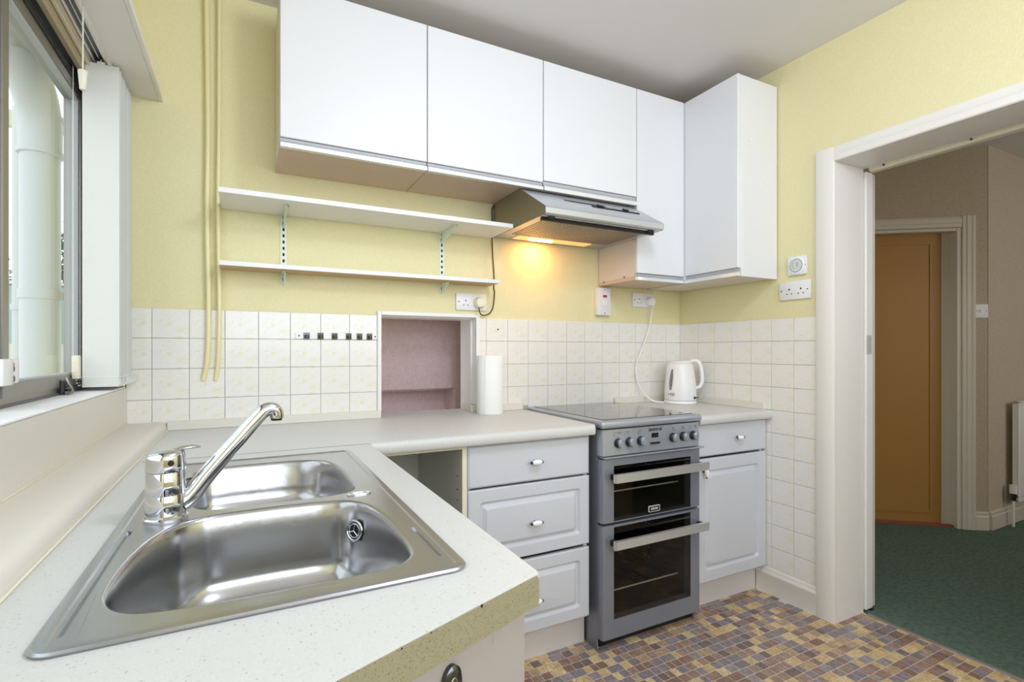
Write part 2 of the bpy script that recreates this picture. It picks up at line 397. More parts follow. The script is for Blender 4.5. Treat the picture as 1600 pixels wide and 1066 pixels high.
# --- wall tiles, each its own piece on a recessed grout bed
TW, TH = 0.108, 0.105
rows_z = [1.265, 1.163, 1.058, 0.953, 0.848]
tile_cache = {}
def tile_piece(parent, w_, h_, T, loc):
    key = (round(w_, 4), round(h_, 4), T)
    if key not in tile_cache:
        bm = B(); g = 0.0008
        if T == 'b': f = lambda u, v, d: (u, -d, v)
        else: f = lambda u, v, d: (-d, -u, v)
        panel(bm, f, w_, h_, [(g, 0, .001), (g, .0045, .001), (g + .0010, .0052, .001)], 1)
        bmesh.ops.recalc_face_normals(bm, faces=bm.faces)
        me = bpy.data.meshes.new('tile'); bm.to_mesh(me); bm.free(); me.materials.append(M['tile'])
        tile_cache[key] = me
    o = link('tile', tile_cache[key], parent); o.location = Vector(loc) - wloc(parent); return o
def cols(x0, x1, lines):
    e = [x0] + [l for l in lines if x0 + .012 < l < x1 - .012] + [x1]; return list(zip(e[:-1], e[1:]))
left_lines = [0.0725 + TW * i for i in range(0, 8)]; right_lines = [1.3166 + TW * i for i in range(0, 12)]
obj('grout_bed', box(box(B(), 0.001, 0.829, -0.003, 0, 0.86, 1.265), 1.281, 2.504, -0.003, 0, 0.845, 1.265), 'grout', wall_back)
for a, c in cols(0.001, 0.829, left_lines) + cols(1.281, 2.504, right_lines):
    for zi in range(4):
        z0 = rows_z[zi + 1] if zi < 3 else (0.845 if 1.5 < (a + c) / 2 < 2.03 else 0.862)
        tile_piece(wall_back, c - a, rows_z[zi] - z0, 'b', (a, -0.002, z0))
ylines = [-0.137, -0.245, -0.353, -0.461, -0.569, -0.677]
ys = [-0.008] + ylines + [-0.780]
obj('grout_bed', box(box(B(), W - 0.003, W, -0.78, -0.001, 0.86, 1.265), W - 0.003, W, -0.78, -0.50, 0.10, 0.86), 'grout', wall_right)
for a, c in zip(ys[:-1], ys[1:]):
    z_list = list(rows_z)
    if c < -0.55: z_list += [0.848 - TH * i for i in range(1, 8)]
    for zi in range(len(z_list) - 1):
        z1, z0 = z_list[zi], z_list[zi + 1]
        if zi == 3 and c > -0.56: z0 = 0.862
        tile_piece(wall_right, a - c, z1 - z0, 'r', (W - 0.002, a, z0))

# --- floor mosaic: every printed tile stands as a thin slab
cm = Vector((0.356, -2.110)); vis = []; rest = []
yrow = -0.430; P = 0.0377
k = 0
while yrow > -2.25:
    x = 0.70 + R.uniform(-.03, 0)
    while x < 2.684:
        ww = R.choice([0.026, 0.034, 0.038, 0.038, 0.044, 0.058])
        x1 = min(x + ww, 2.686)
        cxx, cyy = (x + x1) / 2, yrow - P / 2
        if x1 - x > 0.008:
            inview = cyy > -0.592 - 0.519 * (cxx - 1.192) - 0.02 and (cxx > 1.15) and cyy < -0.46 and not (1.50 < cxx < 2.04 and cyy > -0.55) and not (cyy < -0.76 and cyy > -0.86 and cxx > 2.49 and cyy > -0.83)
            if not (cxx > 2.50 and (cyy > -0.85)): (vis if inview else rest).append((x, x1, yrow - P, yrow, (Vector((cxx, cyy)) - cm).length))
        x = x1
    yrow -= P
vis.sort(key=lambda t: t[4])
rest += vis[300:]; vis = vis[:300]
fcache = {}
for x0, x1, y0, y1, _ in vis:
    key = round(x1 - x0, 3)
    if key not in fcache:
        bm = B(); w_ = x1 - x0; g = 0.0014
        panel(bm, lambda u, v, d: (u, v, d), w_, P, [(g, 0, .001), (g, .0007, .001), (g + .0004, .0009, .001)], 1)
        bmesh.ops.recalc_face_normals(bm, faces=bm.faces)
        me = bpy.data.meshes.new('mosaic_tile'); bm.to_mesh(me); bm.free(); me.materials.append(M['mosaic']); fcache[key] = me
    o = link('mosaic_tile', fcache[key], floor); o.location = Vector((x0, y0, 0)) - wloc(floor)
verts, faces, shade = [], [], []
for x0, x1, y0, y1, _ in rest:
    g = .0014; i = len(verts); h = .0009
    for z in (0, h):
        verts += [(x0 + g, y0 + g, z), (x1 - g, y0 + g, z), (x1 - g, y1 - g, z), (x0 + g, y1 - g, z)]
    faces += [(i + 4, i + 5, i + 6, i + 7), (i, i + 1, i + 5, i + 4), (i + 1, i + 2, i + 6, i + 5), (i + 2, i + 3, i + 7, i + 6), (i + 3, i, i + 4, i + 7)]
    shade += [R.random()] * 5
me = bpy.data.meshes.new('mosaic_field'); o0 = wloc(floor)
me.from_pydata([tuple(Vector(v) - o0) for v in verts], [], faces); me.materials.append(M['mosaic'])
at = me.attributes.new('shade', 'FLOAT', 'FACE'); at.data.foreach_set('value', shade)
mf = link('mosaic_field', me, floor); mf['kind'] = 'stuff'

# --- door casing, jamb, sliding door, track
cas = sgroup('trim_1', (2.49, -1.3, 0))
b = B()
prism(b, [(2.505, -0.780, 0), (2.490, -0.780, 0), (2.487, -0.786, 0), (2.487, -0.850, 0), (2.491, -0.857, 0), (2.505, -0.857, 0)], (0, 0, 1.955))
obj('casing_post', b, 'casing', cas, smooth=True)
b = B(); prism(b, [(2.505, -0.8571, 1.955), (2.490, -0.8571, 1.955), (2.487, -0.8571, 1.949), (2.487, -0.8571, 1.925), (2.489, -0.8571, 1.922), (2.487, -0.8571, 1.919), (2.487, -0.8571, 1.899), (2.491, -0.8571, 1.895), (2.505, -0.8571, 1.895)], (0, -1.02, 0))
obj('casing_head', b, 'casing', cas, smooth=True)
obj('casing_post', bx(2.488, 2.505, -1.87, -1.795, 0, 1.955, .002), 'casing', cas)
obj('jamb_lining', bx(2.506, 2.698, -0.857, -0.837, 0, 1.905), 'casing', cas)
obj('head_lining', bx(2.506, 2.698, -1.80, -0.858, 1.895, 1.912), 'casing', cas)
sd = sgroup('door_1', (2.725, -0.4, 0))
obj('door_leaf', bx(2.702, 2.752, -0.866, 0.10, 0.012, 1.885, .003), 'gloss', sd)
obj('edge_strip', bx(2.753, 2.785, -0.858, 0.10, 0.012, 1.885, .002), 'hallcasing', sd, label='darker back edge strip of the sliding door')  # second board, in a darker paint than the leaf
pl = obj('recessed_pull', box(box(B(), 2.704, 2.738, -0.8685, -0.8655, 1.178, 1.186), 2.704, 2.738, -0.8685, -0.8655, 1.106, 1.114), 'handle_steel', sd, label='small satin metal flush pull')
box_ = box(box(B(), 2.704, 2.710, -0.8685, -0.8655, 1.114, 1.178), 2.732, 2.738, -0.8685, -0.8655, 1.114, 1.178)
obj('pull_frame', box_, 'handle_steel', pl)
obj('pull_cup', bx(2.711, 2.731, -0.8675, -0.866, 1.115, 1.177), 'groove', pl)
obj('floor_guide', bx(2.738, 2.758, -0.870, -0.85, 0.004, 0.0115, .002), 'black', sd)
tr = tag(obj('sliding_track', prism(prism(B(), [(2.700, -0.870, 1.935), (2.700, -0.870, 1.900), (2.715, -0.870, 1.893), (2.715, -0.870, 1.935)], (0, -0.95, 0)), [(2.7155, -0.870, 1.935), (2.7155, -0.870, 1.889), (2.722, -0.870, 1.884), (2.752, -0.870, 1.884), (2.752, -0.870, 1.935)], (0, -0.95, 0)), 'cream_gloss'), 'cream painted sliding door track running along the top of the doorway', 'door track')
for yy in (-0.93, -1.22, -1.5):
    obj('screw', cyl(B(), (2.708, yy, 1.8955), (2.708, yy, 1.890), .004, n=10), 'dark_chrome', tr)
tag(obj('threshold_strip', bx(2.687, 2.706, -1.80, -0.872, 0.0, 0.004, .0015), 'threshold'), 'thin grey metal threshold strip between mosaic floor and green carpet', 'threshold')
# baseboard beside the units
b = B()
prof = [(0, 0), (.016, 0), (.016, .085), (.019, .092), (.017, .098), (.011, .106), (.012, .112), (.006, .122), (0, .125)]
prism(b, [(W - x - .0, -0.494, z) for x, z in prof], (0, -0.286, 0))
struct(obj('baseboard_right', b, 'casing', smooth=True, angle=60))

# --- window
win = sgroup('window_1', (-0.115, -1.0, 1.0))
FX0, FX1 = -0.135, -0.088
b = B(); box(b, FX0, FX1, WY1, WY0, 0.986, 1.022); box(b, FX0, FX1, WY1, WY0, 1.90, 1.932); box(b, FX0, FX1, -0.088, WY0, 1.022, 1.90); box(b, FX0, FX1, WY1, WY1 + .045, 1.022, 1.90); box(b, FX0, FX1, -0.750, -0.708, 1.022, 1.90)
fr = obj('window_frame', b, 'alu', win)
obj('frame_bead', box(box(B(), FX1, FX1 + .004, -1.9, -.09, 1.004, 1.008), FX1, FX1 + .004, -1.9, -.09, 1.918, 1.922), 'alu_dark', fr)
b = B(); SX = -0.0935
y0, y1, z0, z1 = -0.706, -0.125, 1.022, 1.900
box(b, FX0 + .012, SX + .010, y0, y1, z0, z0 + .030); box(b, FX0 + .012, SX + .010, y0, y1, z1 - .030, z1); box(b, FX0 + .012, SX + .0102, y1 - .030, y1, z0 + .0302, z1 - .0302); box(b, FX0 + .012, SX + .0102, y0, y0 + .028, z0 + .0302, z1 - .0302)
sash = obj('sash_frame', b, 'alu', win)
b = B(); q = .030
box(b, SX - .010, SX + .006, y0 + q, y1 - q, z0 + q, z0 + q + .006); box(b, SX - .010, SX + .006, y0 + q, y1 - q, z1 - q - .006, z1 - q); box(b, SX - .010, SX + .0058, y1 - q - .008, y1 - q - .0002, z0 + q + .0062, z1 - q - .0062); box(b, SX - .010, SX + .0058, y0 + q - .0018, y0 + q + .006, z0 + q + .0062, z1 - q - .0062)
obj('glazing_seal', b, 'sealm', sash)
obj('gasket', box(box(B(), SX + .010, SX + .013, y0, y1, z1 - .003, z1 + .003), SX + .010, SX + .013, y1 - .003, y1 + .003, z0, z1), 'hole', sash)
obj('glass_pane', bx(SX - .012, SX - .008, y0 + .026, y1 - .026, z0 + .026, z1 - .026), 'glass', win)
obj('glass_pane', bx(SX - .012, SX - .008, WY1 + .045, -.750, z0, z1), 'glass', win)
# catch on the sash bottom rail
la = obj('window_catch', bx(-0.084, -0.074, -0.345, -0.315, 1.000, 1.040, .002), 'dark_chrome', win, label='small grey casement stay catch')
obj('catch_lever', tube(B(), [(-0.076, -0.325, 1.045), (-0.070, -0.330, 1.030), (-0.060, -0.338, 1.012), (-0.066, -0.350, 1.003)], .004, 8), 'alu', la, smooth=True)
obj('catch_knob', cyl(B(), (-0.074, -0.33, 1.018), (-0.062, -0.33, 1.018), .007, n=12), 'dark_chrome', la, smooth=True)
# timber head above the frame, soffit
hd = sgroup('trim_3', (-0.07, -1.0, 1.93))
obj('head_board', bx(-0.138, -0.072, WY1, WY0, 1.933, 2.019), 'alu_dark', hd)
obj('head_fillet', bx(-0.0715, -0.060, WY1, WY0, 1.925, 2.019), 'soffit', hd)
obj('head_batten', bx(-0.0595, -0.0495, WY1, WY0, 1.955, 2.019, .002), 'timber', hd)
obj('window_soffit', bx(-0.049, -0.0, WY1, WY0, 2.012, 2.019), 'timber', hd)
for i in range(3): obj('screw', cyl(B(), (-0.044 + .0 * i, -0.50 - .05 * i, 2.012), (-0.044, -0.50 - .05 * i, 2.009), .0025, n=8), 'hole', hd)
# tiled sill
sill = sgroup('trim_4', (-0.045, -1.0, 1.0))
obj('sill_board', bx(-0.087, 0.001, WY1, WY0, 0.9855, 0.9975), 'grout', sill)
yy = WY0
while yy > WY1 + .05:
    y2 = max(yy - .152, WY1); obj('sill_tile', bx(-0.087, 0.003, y2 + .0012, yy - .0012, 0.9977, 1.002, .001), 'sill_tile', sill); yy = y2
ap = sgroup('trim_5', (0.003, -1.0, 0.88))
obj('apron_panel', bx(0.0005, 0.0045, -1.95, -0.008, 0.873, 0.9965), 'ledge', ap)
obj('sealant_line', bx(0.005, 0.0075, -1.95, -0.008, 0.8765, 0.879), 'cream_plastic', ap)

# --- serving hatch
hf = sgroup('trim_2', (1.055, 0, 1.06))
T_ = .014
obj('frame_post', bx(HX0 - T_, HX0 + .002, -0.016, 0.03, 0.876, HZ1 + T_, .0015), 'gloss', hf)
obj('frame_post', bx(HX1 - .002, HX1 + T_, -0.016, 0.03, 0.876, HZ1 + T_, .0015), 'gloss', hf)
obj('frame_head', bx(HX0 + .0025, HX1 - .0025, -0.016, 0.03, HZ1 - .002, HZ1 + T_, .0015), 'gloss', hf)
obj('reveal_lining', bx(HX1 - .010, HX1 - .001, 0.031, 0.153, 0.848, HZ1), 'gloss', hf)
obj('reveal_lining', bx(HX0 + .001, HX0 + .006, 0.031, 0.153, 0.848, HZ1), 'gloss', hf)
obj('reveal_head', bx(HX0 + .0065, HX1 - .0105, 0.031, 0.153, HZ1 - .007, HZ1 - .001), 'gloss', hf)
# the room behind the hatch
b = B(); box(b, 0.30, 1.34, 0.30, 0.32, 0.934, 1.9); box(b, 0.30, 1.34, 0.42, 0.44, 0.6, 0.93); box(b, 0.3, 1.283, 0.3205, 0.4195, 0.925, 0.934)
box(b, 1.283, 1.29, 0.30, 0.42, 0.6, 0.9335); box(b, 1.2905, 1.34, 0.30, 0.32, 0.6, 0.9335)
struct(obj('wall_dining', b, 'pink'))
obj('picture_rail', bx(0.95, 1.19, 0.297, 0.2995, 1.213, 1.215), 'pink', bpy.data.objects['wall_dining'])
struct(obj('floor_dining', bx(-.14, 1.9, 0.155, 0.30, 0.55, 0.60), 'pink'))
struct(obj('wall_dining_side', bx(1.34, 1.36, 0.155, 0.44, 0.6, 1.9), 'pink'))

# --- hallway beyond the sliding door
struct(obj('floor_hallway', bx(2.7065, 6.2, -3.4, 0.6, -0.05, 0.003), 'carpet', origin=(4, -1.5, 0)))
struct(obj('ceiling_hallway', bx(2.701, 6.2, -3.4, 0.9, 2.400, 2.45), 'ceiling'))
HU = Vector((-.8, .6, 0)); HN = Vector((-.6, -.8, 0)); H0 = Vector((4.46, -0.644, 0))
def hp(s, d, z): return H0 + HU * s + HN * d + Vector((0, 0, z))
def hbox(s0, s1, d0, d1, z0, z1, bm=None):
    return prism(bm or B(), [hp(s0, d0, z0), hp(s1, d0, z0), hp(s1, d1, z0), hp(s0, d1, z0)], (0, 0, z1 - z0))
b = B(); hbox(0, .155, -.1, 0, 0, 2.4, b); hbox(.155, .98, -.1, 0, 1.89, 2.4, b); hbox(.98, 1.7, -.1, 0, 0, 2.4, b)
struct(obj('wall_hallway_far', b, 'beige', origin=hp(0.5, 0, 0)))
struct(obj('wall_hallway_right', bx(4.455, 6.2, -0.644, -0.55, 0, 2.4), 'mauve', origin=(5.3, -.6, 0)))
struct(obj('wall_hallway_end', bx(6.2, 6.3, -3.4, -0.55, 0, 2.4), 'mauve'))
struct(obj('wall_hallway_left', bx(2.701, 3.3, 0.376, 0.45, 0, 2.4), 'beige'))
struct(obj('wall_hallway_front', bx(2.701, 6.2, -3.5, -3.4, 0, 2.4), 'beige'))
t2 = sgroup('trim_6', tuple(hp(.5, 0, 0)))
prof = [(.080, .0), (.080, .014), (.095, .020), (.108, .016), (.112, .019), (.128, .019), (.134, .014), (.150, .014), (.155, 0)]
b = B(); prism(b, [hp(s, d + .0005, .003) for s, d in prof], (0, 0, 1.96)); obj('casing_post', b, 'hallcasing', t2, smooth=True, angle=30)
obj('door_stop', hbox(.156, .178, -.06, .006, .003, 1.889), 'hallcasing', t2)
obj('jamb_lining', hbox(.179, .228, -.085, -.055, .003, 1.885), 'hallcasing', t2)
obj('casing_head', prism(B(), [hp(.157, d + .0005, z) for z, d in ((1.89, 0), (1.895, .014), (1.915, .014), (1.92, .019), (1.945, .019), (1.96, .012), (1.96, 0))], HU * 0.9), 'hallcasing', t2)
obj('head_stop', hbox(.18, .98, -.05, .004, 1.872, 1.889), 'hallcasing', t2)
d2 = sgroup('door_2', tuple(hp(.6, -.06, 0)))
obj('door_leaf', hbox(.2285, .979, -.095, -.060, .016, 1.8885), 'door_brown', d2)
b = B(); s0, s1, z0, z1 = .285, .93, .075, 1.815
hbox(s0, s1, -.0598, -.055, z0, z0 + .012, b); hbox(s0, s1, -.0598, -.055, z1 - .012, z1, b); hbox(s0, s0 + .010, -.0598, -.055, z0 + .0125, z1 - .0125, b); hbox(s1 - .010, s1, -.0598, -.055, z0 + .0125, z1 - .0125, b)
obj('panel_moulding', b, 'door_brown', d2)
obj('door_sill', hbox(.179, .98, -.1, -.02, .0035, .012), 'red_wood', t2, label='reddish brown timber door threshold')
b = B(); prism(b, [hp(.0795, 0, .003), hp(.0795, .016, .003), hp(.0795, .016, .085), hp(.0795, .010, .092), hp(.0795, .012, .108), hp(.0795, 0, .115)], HU * -.073)
prism(b, [(4.466, -.6445, .003), (4.466, -.660, .003), (4.466, -.660, .085), (4.466, -.655, .092), (4.466, -.657, .108), (4.466, -.6445, .115)], (1.73, 0, 0))
struct(obj('baseboard_hallway', b, 'hallcasing'))

# ================================================================== THE THINGS
# --- worktops
WT, WB = 0.847, 0.810
def worktop_run(name, x0, x1, yf, label, upr):
    t = thing(name, ((x0 + x1) / 2, yf / 2, WB), label, 'worktop')
    pr_ = [(-0.020, WB), (-0.0205, WT), (yf + .012, WT), (yf + .004, WT - .003), (yf, WT - .010), (yf, WB + .006), (yf + .005, WB)]
    b = B(); prism(b, [(x0, y, z) for y, z in [(-0.0065, WB), (-0.0065, WT)] + pr_[2:]], (x1 - x0, 0, 0))
    obj('slab', b, 'worktop', t, smooth=True, angle=50)
    for q in upr: obj('upstand', q, 'ledge', t)
    return t
t = worktop_run('worktop', 0.117, 1.497, -0.578, 'cream laminate worktop run along back wall left of the cooker, under the hatch', [
    bx(0.1172, 0.842, -0.024, -0.0065, WT + .0002, .878, .0015), bx(1.267, 1.497, -0.024, -0.0065, WT + .0002, .878, .0015)])
hf_ = bpy.data.objects['trim_2']
obj('hatch_board', bx(HX0 + .001, HX1 - .001, -0.006, 0.15, 0.812, WT), 'worktop', hf_)
obj('end_upstand', bx(1.2425, 1.2555, -0.006, 0.10, WT + .0002, .878, .001), 'ledge', hf_)
obj('upstand', bx(1.2545, 1.2665, -0.024, -.0065, WT + .0002, .878, .001), 'ledge', t)
obj('metal_end_strip', bx(1.4972, 1.499, -.572, -.01, WB + .001, WT + .002), 'handle_steel', t)
worktop_run('worktop', 2.034, 2.4985, -0.578, 'short cream worktop right of the cooker with the kettle on it', [
    bx(2.034, 2.4795, -0.024, -0.0065, WT + .0002, .878, .0015), bx(2.480, 2.4985, -0.540, -0.0065, WT + .0002, .878, .0015)])
# peninsula worktop with sink cut-out and slanting end
pt = thing('worktop', (0.4, -1.1, WB), 'cream speckled worktop around the sink with a slanting olive-edged end', 'worktop')
e0 = (0.677, -1.566); sl = (-.931, -.364)
def onl(x, off=0): return -1.566 + (x - 0.677) * (.364 / .931)
outl = [(0.117, -0.5785), (0.677, -0.5785), (0.677, -1.560), (0.674, onl(.674)), (0.117, onl(.117))]
b = B(); vo = [b.verts.new((x, y, WT)) for x, y in outl]
cut = rrect(0.200, 0.587, -1.50, -0.69, .03, 3)
vi = [b.verts.new((x, y, WT)) for x, y in cut]
es = [b.edges.new((vo[i], vo[(i + 1) % len(vo)])) for i in range(len(vo))] + [b.edges.new((vi[i], vi[(i + 1) % len(vi)])) for i in range(len(vi))]
bmesh.ops.triangle_fill(b, use_beauty=True, use_dissolve=False, edges=es)
r_ = bmesh.ops.extrude_face_region(b, geom=list(b.faces))
bmesh.ops.translate(b, verts=[v for v in r_['geom'] if isinstance(v, bmesh.types.BMVert)], vec=(0, 0, WB - WT))
obj('slab', b, 'worktop', pt)
n_ = Vector((.364, -.931, 0)); o_ = .0012
P3 = lambda x, y, z, d=0.0: (x + n_.x * d, y + n_.y * d, z)
b = B(); top = WT - .0005
a0, a1 = Vector((.674, onl(.674), 0)), Vector((.117, onl(.117), 0))
dirl = (a1 - a0).normalized()
pr_ = [(0.0, WT - .007), (0.004, WT - .001), (0.010, top), ((a1 - a0).length, top), ((a1 - a0).length, WB), (0.004, WB), (0, WB + .004)]
prism(b, [tuple(a0 + dirl * u + n_ * .0002 + Vector((0, 0, z))) for u, z in pr_], tuple(n_ * o_))
obj('end_edging', b, 'edge', pt, label='olive beige speckled edging strip, chipped along the top')
b = B()
for u in (.10, .17, .205, .27, .33, .41, .47):
    p = a0 + dirl * u + n_ * .0012
    cyl(b, tuple(p + Vector((0, 0, top - .0008))), tuple(p + n_ * .0006 + Vector((0, 0, top - .0008))), R.uniform(.0008, .002), n=7)
ch = obj('edge_chip', b, 'hole', pt)
obj('joint_strip', bx(0.130, 0.676, -0.5795, -0.5778, WT + .0001, WT + .0006), 'dark_chrome', pt)
obj('joint_strip', prism(B(), [(0.6765, -0.578, WB + .001), (0.679, -0.578, WB + .001), (0.679, -0.578, WT + .0005), (0.6765, -0.578, WT + .0005)], (0, -.01, 0)), 'dark_chrome', pt)

# window-side ledge (boxing)
b = B(); prof = [(0.0055, WB - .05), (0.0055, .876), (.095, .877), (.107, .875), (.114, .869), (.1165, .860), (.1165, WB - .05)]
prism(b, [(x, -0.009, z) for x, z in prof], (0, -2.0, 0))
lg = tag(obj('pipe_boxing_ledge', b, 'ledge', smooth=True, angle=50), 'pale cream rounded ledge boxing between the window sill apron and sink worktop', 'ledge')
obj('sealant_line', bx(0.1167, 0.121, -1.99, -0.026, WT + .0002, WT + .003, .001), 'cream_plastic', lg)

# --- sink
S = thing('sink', (0.39, -1.1, WT), 'stainless steel one and a half bowl sink set into the cream worktop', 'sink')
ZD = 0.8525
outer = rrect(0.180, 0.605, -1.517, -0.668, .022, 5)
main_pts = [(.217, -1.392), (.226, -1.432), (.250, -1.460), (.290, -1.470), (.38, -1.473), (.50, -1.473), (.532, -1.465), (.552, -1.440), (.559, -1.39), (.559, -1.32), (.556, -1.255), (.546, -1.200), (.524, -1.160), (.490, -1.144), (.42, -1.138), (.35, -1.137), (.305, -1.142), (.275, -1.158), (.250, -1.185), (.232, -1.235), (.221, -1.304)]
small_pts = [(.262, -.768), (.30, -.752), (.377, -.747), (.46, -.750), (.505, -.766), (.534, -.800), (.547, -.86), (.551, -.94), (.550, -1.03), (.546, -1.075), (.522, -1.104), (.455, -1.106), (.372, -1.104), (.315, -1.104), (.288, -1.092), (.272, -1.06), (.252, -.99), (.244, -.905), (.248, -.81)]
def chaikin(p, n=2):
    for _ in range(n):
        q = []
        for i in range(len(p)):
            a, c = Vector(p[i]), Vector(p[(i + 1) % len(p)]); q += [a * .75 + c * .25, a * .25 + c * .75]
        p = q
    return [tuple(v) for v in p]
def inset(p, d):
    """move closed ccw or cw polygon inwards by d"""
    n = len(p); ar = sum(p[i][0] * p[(i + 1) % n][1] - p[(i + 1) % n][0] * p[i][1] for i in range(n)); s = 1 if ar > 0 else -1
    out = []
    for i in range(n):
        a, c = Vector(p[i - 1]), Vector(p[(i + 1) % n]); t_ = (c - a).normalized()
        out.append((p[i][0] - t_.y * d * s, p[i][1] + t_.x * d * s))
    return out
mo, so = chaikin(main_pts), chaikin(small_pts)
b = B()
loops = []
for ins, z in ((0, WT + .0003), (-.0012, WT + .003), (.001, ZD - .0005), (.005, ZD), (.0115, ZD), (.0140, ZD - .0018)):
    loops.append([b.verts.new((x, y, z)) for x, y in (rrect(0.180 + ins, 0.605 - ins, -1.517 + ins, -0.668 - ins, .022 - min(ins, .015), 5))])
for q in range(len(loops) - 1):
    k = len(loops[q])
    for i in range(k): b.faces.new((loops[q][i], loops[q][(i + 1) % k], loops[q + 1][(i + 1) % k], loops[q + 1][i]))
ZI = ZD - .0018
ring_o = loops[-1]
hm = [b.verts.new((x, y, ZI)) for x, y in inset(mo, -.006)]; hs = [b.verts.new((x, y, ZI)) for x, y in inset(so, -.005)]
slots = [[(.198, -1.486), (.2145, -1.486), (.2085, -1.39), (.2062, -1.30), (.2058, -1.17), (.199, -1.165)], [(.5755, -1.468), (.5865, -1.468), (.5850, -1.345), (.5795, -1.345)]]
sl_ = [[b.verts.new((x, y, ZI)) for x, y in q] for q in slots]
es = []
for L_ in (ring_o, hm, hs, *sl_): es += [b.edges.get((L_[i], L_[(i + 1) % len(L_)])) or b.edges.new((L_[i], L_[(i + 1) % len(L_)])) for i in range(len(L_))]
bmesh.ops.triangle_fill(b, use_beauty=True, use_dissolve=False, edges=es)
for L_, q in zip(sl_, slots):
    low = [b.verts.new((x, y, ZI - .0035)) for x, y in inset(q, .0018)]
    for i in range(len(q)): b.faces.new((L_[i], L_[(i + 1) % len(q)], low[(i + 1) % len(q)], low[i]))
    b.faces.new(low)
obj('drainer_deck', b, 'steel', S, smooth=True, angle=35)
def bowl(pts, depth, name, rimd, dr):
    b = B(); loops = []
    base = inset(pts, 0)
    prof = [(-rimd, 0), (-rimd + .002, -.0004), (-.001, -.0022), (.001, -.006), (.003, -.014)] + [(.004 + .010 * i / 6, -.014 - (depth - .060) * i / 6) for i in range(1, 7)]
    cx_, cz_ = prof[-1]
    for i in range(1, 7):
        a = PI / 2 * i / 6; prof.append((cx_ + .044 * (1 - math.cos(a)), cz_ - .044 * math.sin(a)))
    for ins, dz in prof: loops.append([b.verts.new((x, y, ZI + dz)) for x, y in inset(pts, ins)])
    cen = Vector((sum(p[0] for p in pts) / len(pts), sum(p[1] for p in pts) / len(pts)))
    zb = ZI + prof[-1][1]
    last = inset(pts, prof[-1][0])
    for f_, dz in ((.8, -.001), (.5, -.003), (.25, -.005)):
        loops.append([b.verts.new((cen.x + (p[0] - cen.x) * f_, cen.y + (p[1] - cen.y) * f_, zb + dz)) for p in last])
    for q in range(len(loops) - 1):
        k = len(loops[q])
        for i in range(k): b.faces.new((loops[q][i], loops[q][(i + 1) % k], loops[q + 1][(i + 1) % k], loops[q + 1][i]))
    b.faces.new(loops[-1])
    o = obj(name, b, 'bowl', S, smooth=True, angle=80)
    obj('waste_drain', lathe(B(), (cen.x, cen.y, zb - .008), [(.0, 0), (.036, 0), (.040, .004), (.036, .006), (.028, .002), (0, .001)], 24), 'chrome', o, smooth=True)
    return o
mb = bowl(mo, .138, 'main_bowl', .006, 1)
sb = bowl(so, .108, 'half_bowl', .005, 1)
# overflow rose in the main bowl
oc = Vector((.5235, -1.188, .806)); on_ = Vector((-.80, -.58, .12)).normalized()
b = B()
def ringmesh(bm, c, n, r, rr, seg=28, s2=8):
    a, bb, _ = basis(n); vs = []
    for i in range(seg):
        t_ = 2 * PI * i / seg; d = a * math.cos(t_) + bb * math.sin(t_)
        vs.append([bm.verts.new(c + d * (r + rr * math.cos(2 * PI * j / s2)) + n * rr * .7 * math.sin(2 * PI * j / s2)) for j in range(s2)])
    for i in range(seg):
        for j in range(s2):
            bm.faces.new((vs[i][j], vs[(i + 1) % seg][j], vs[(i + 1) % seg][(j + 1) % s2], vs[i][(j + 1) % s2]))
    return bm
ringmesh(b, oc, on_, .0165, .0026); ringmesh(b, oc, on_, .0115, .0014)
ov = obj('overflow_rose', b, 'chrome', mb, smooth=True)
b = B(); cyl(b, oc - on_ * .003, oc - on_ * .001, .0145, n=20); obj('overflow_hole', b, 'hole', S)
b = B()
a_, c_, _ = basis(on_)
for k in range(3):
    d = a_ * math.cos(2.094 * k + .4) + c_ * math.sin(2.094 * k + .4)
    tube(b, [oc + on_ * .001, oc + on_ * .001 + d * .011], .0011, 6, sub=1)
obj('overflow_grille', b, 'chrome', S)
# overflow lip between bowls and embossed marks
b = B(); ringmesh(b, Vector((.545, -1.121, ZI + .0012)), Vector((0, 0, 1)), .020, .0022, 24, 6)
for v in b.verts: v.co.y = -1.121 + (v.co.y + 1.121) * .36
obj('overflow_lip', b, 'chrome', S, smooth=True)
def emboss(x0, y0, x1, y1, r):
    b = B(); tube(b, [(x0, y0, ZI), (x0 + (x1 - x0) * .03, y0 + (y1 - y0) * .03, ZI), (x1 + (x0 - x1) * .03, y1 + (y0 - y1) * .03, ZI), (x1, y1, ZI)], [r * .2, r, r, r * .2], 12, sub=2)
    for v in b.verts: v.co.z = ZI + (v.co.z - ZI) * .22
    return b

# --- mixer tap
tc_ = Vector((.241, -1.118, ZI)); tap = thing('mixer_tap', tuple(tc_), 'chrome single lever mixer tap on the sink deck with a long slanting spout', 'tap')
obj('base_flange', lathe(B(), tc_, [(.031, 0), (.0315, .003), (.029, .005), (.0285, .008)], 36), 'chrome', tap, smooth=True)
obj('tap_body', lathe(B(), tc_ + Vector((0, 0, .008)), [(.0275, 0), (.028, .002), (.028, .030), (.0272, .0312), (.0272, .0322), (.0275, .0335), (.0275, .066), (.0268, .067), (.0268, .0682), (.0278, .0692)], 40), 'chrome', tap, smooth=True)
b = B(); lv = lathe(b, tc_ + Vector((0, 0, .0775)), [(.0278, 0), (.0282, .006), (.0276, .020), (.0262, .026), (.022, .0295), (.012, .0315), (.001, .032)], 40)
for v in b.verts:
    rel = v.co - tc_
    if rel.z > .084: v.co.z += rel.x * .10
cap = obj('lever_cap', b, 'chrome', tap, smooth=True)
b = B(); c0 = tc_ + Vector((.012, .003, .108))
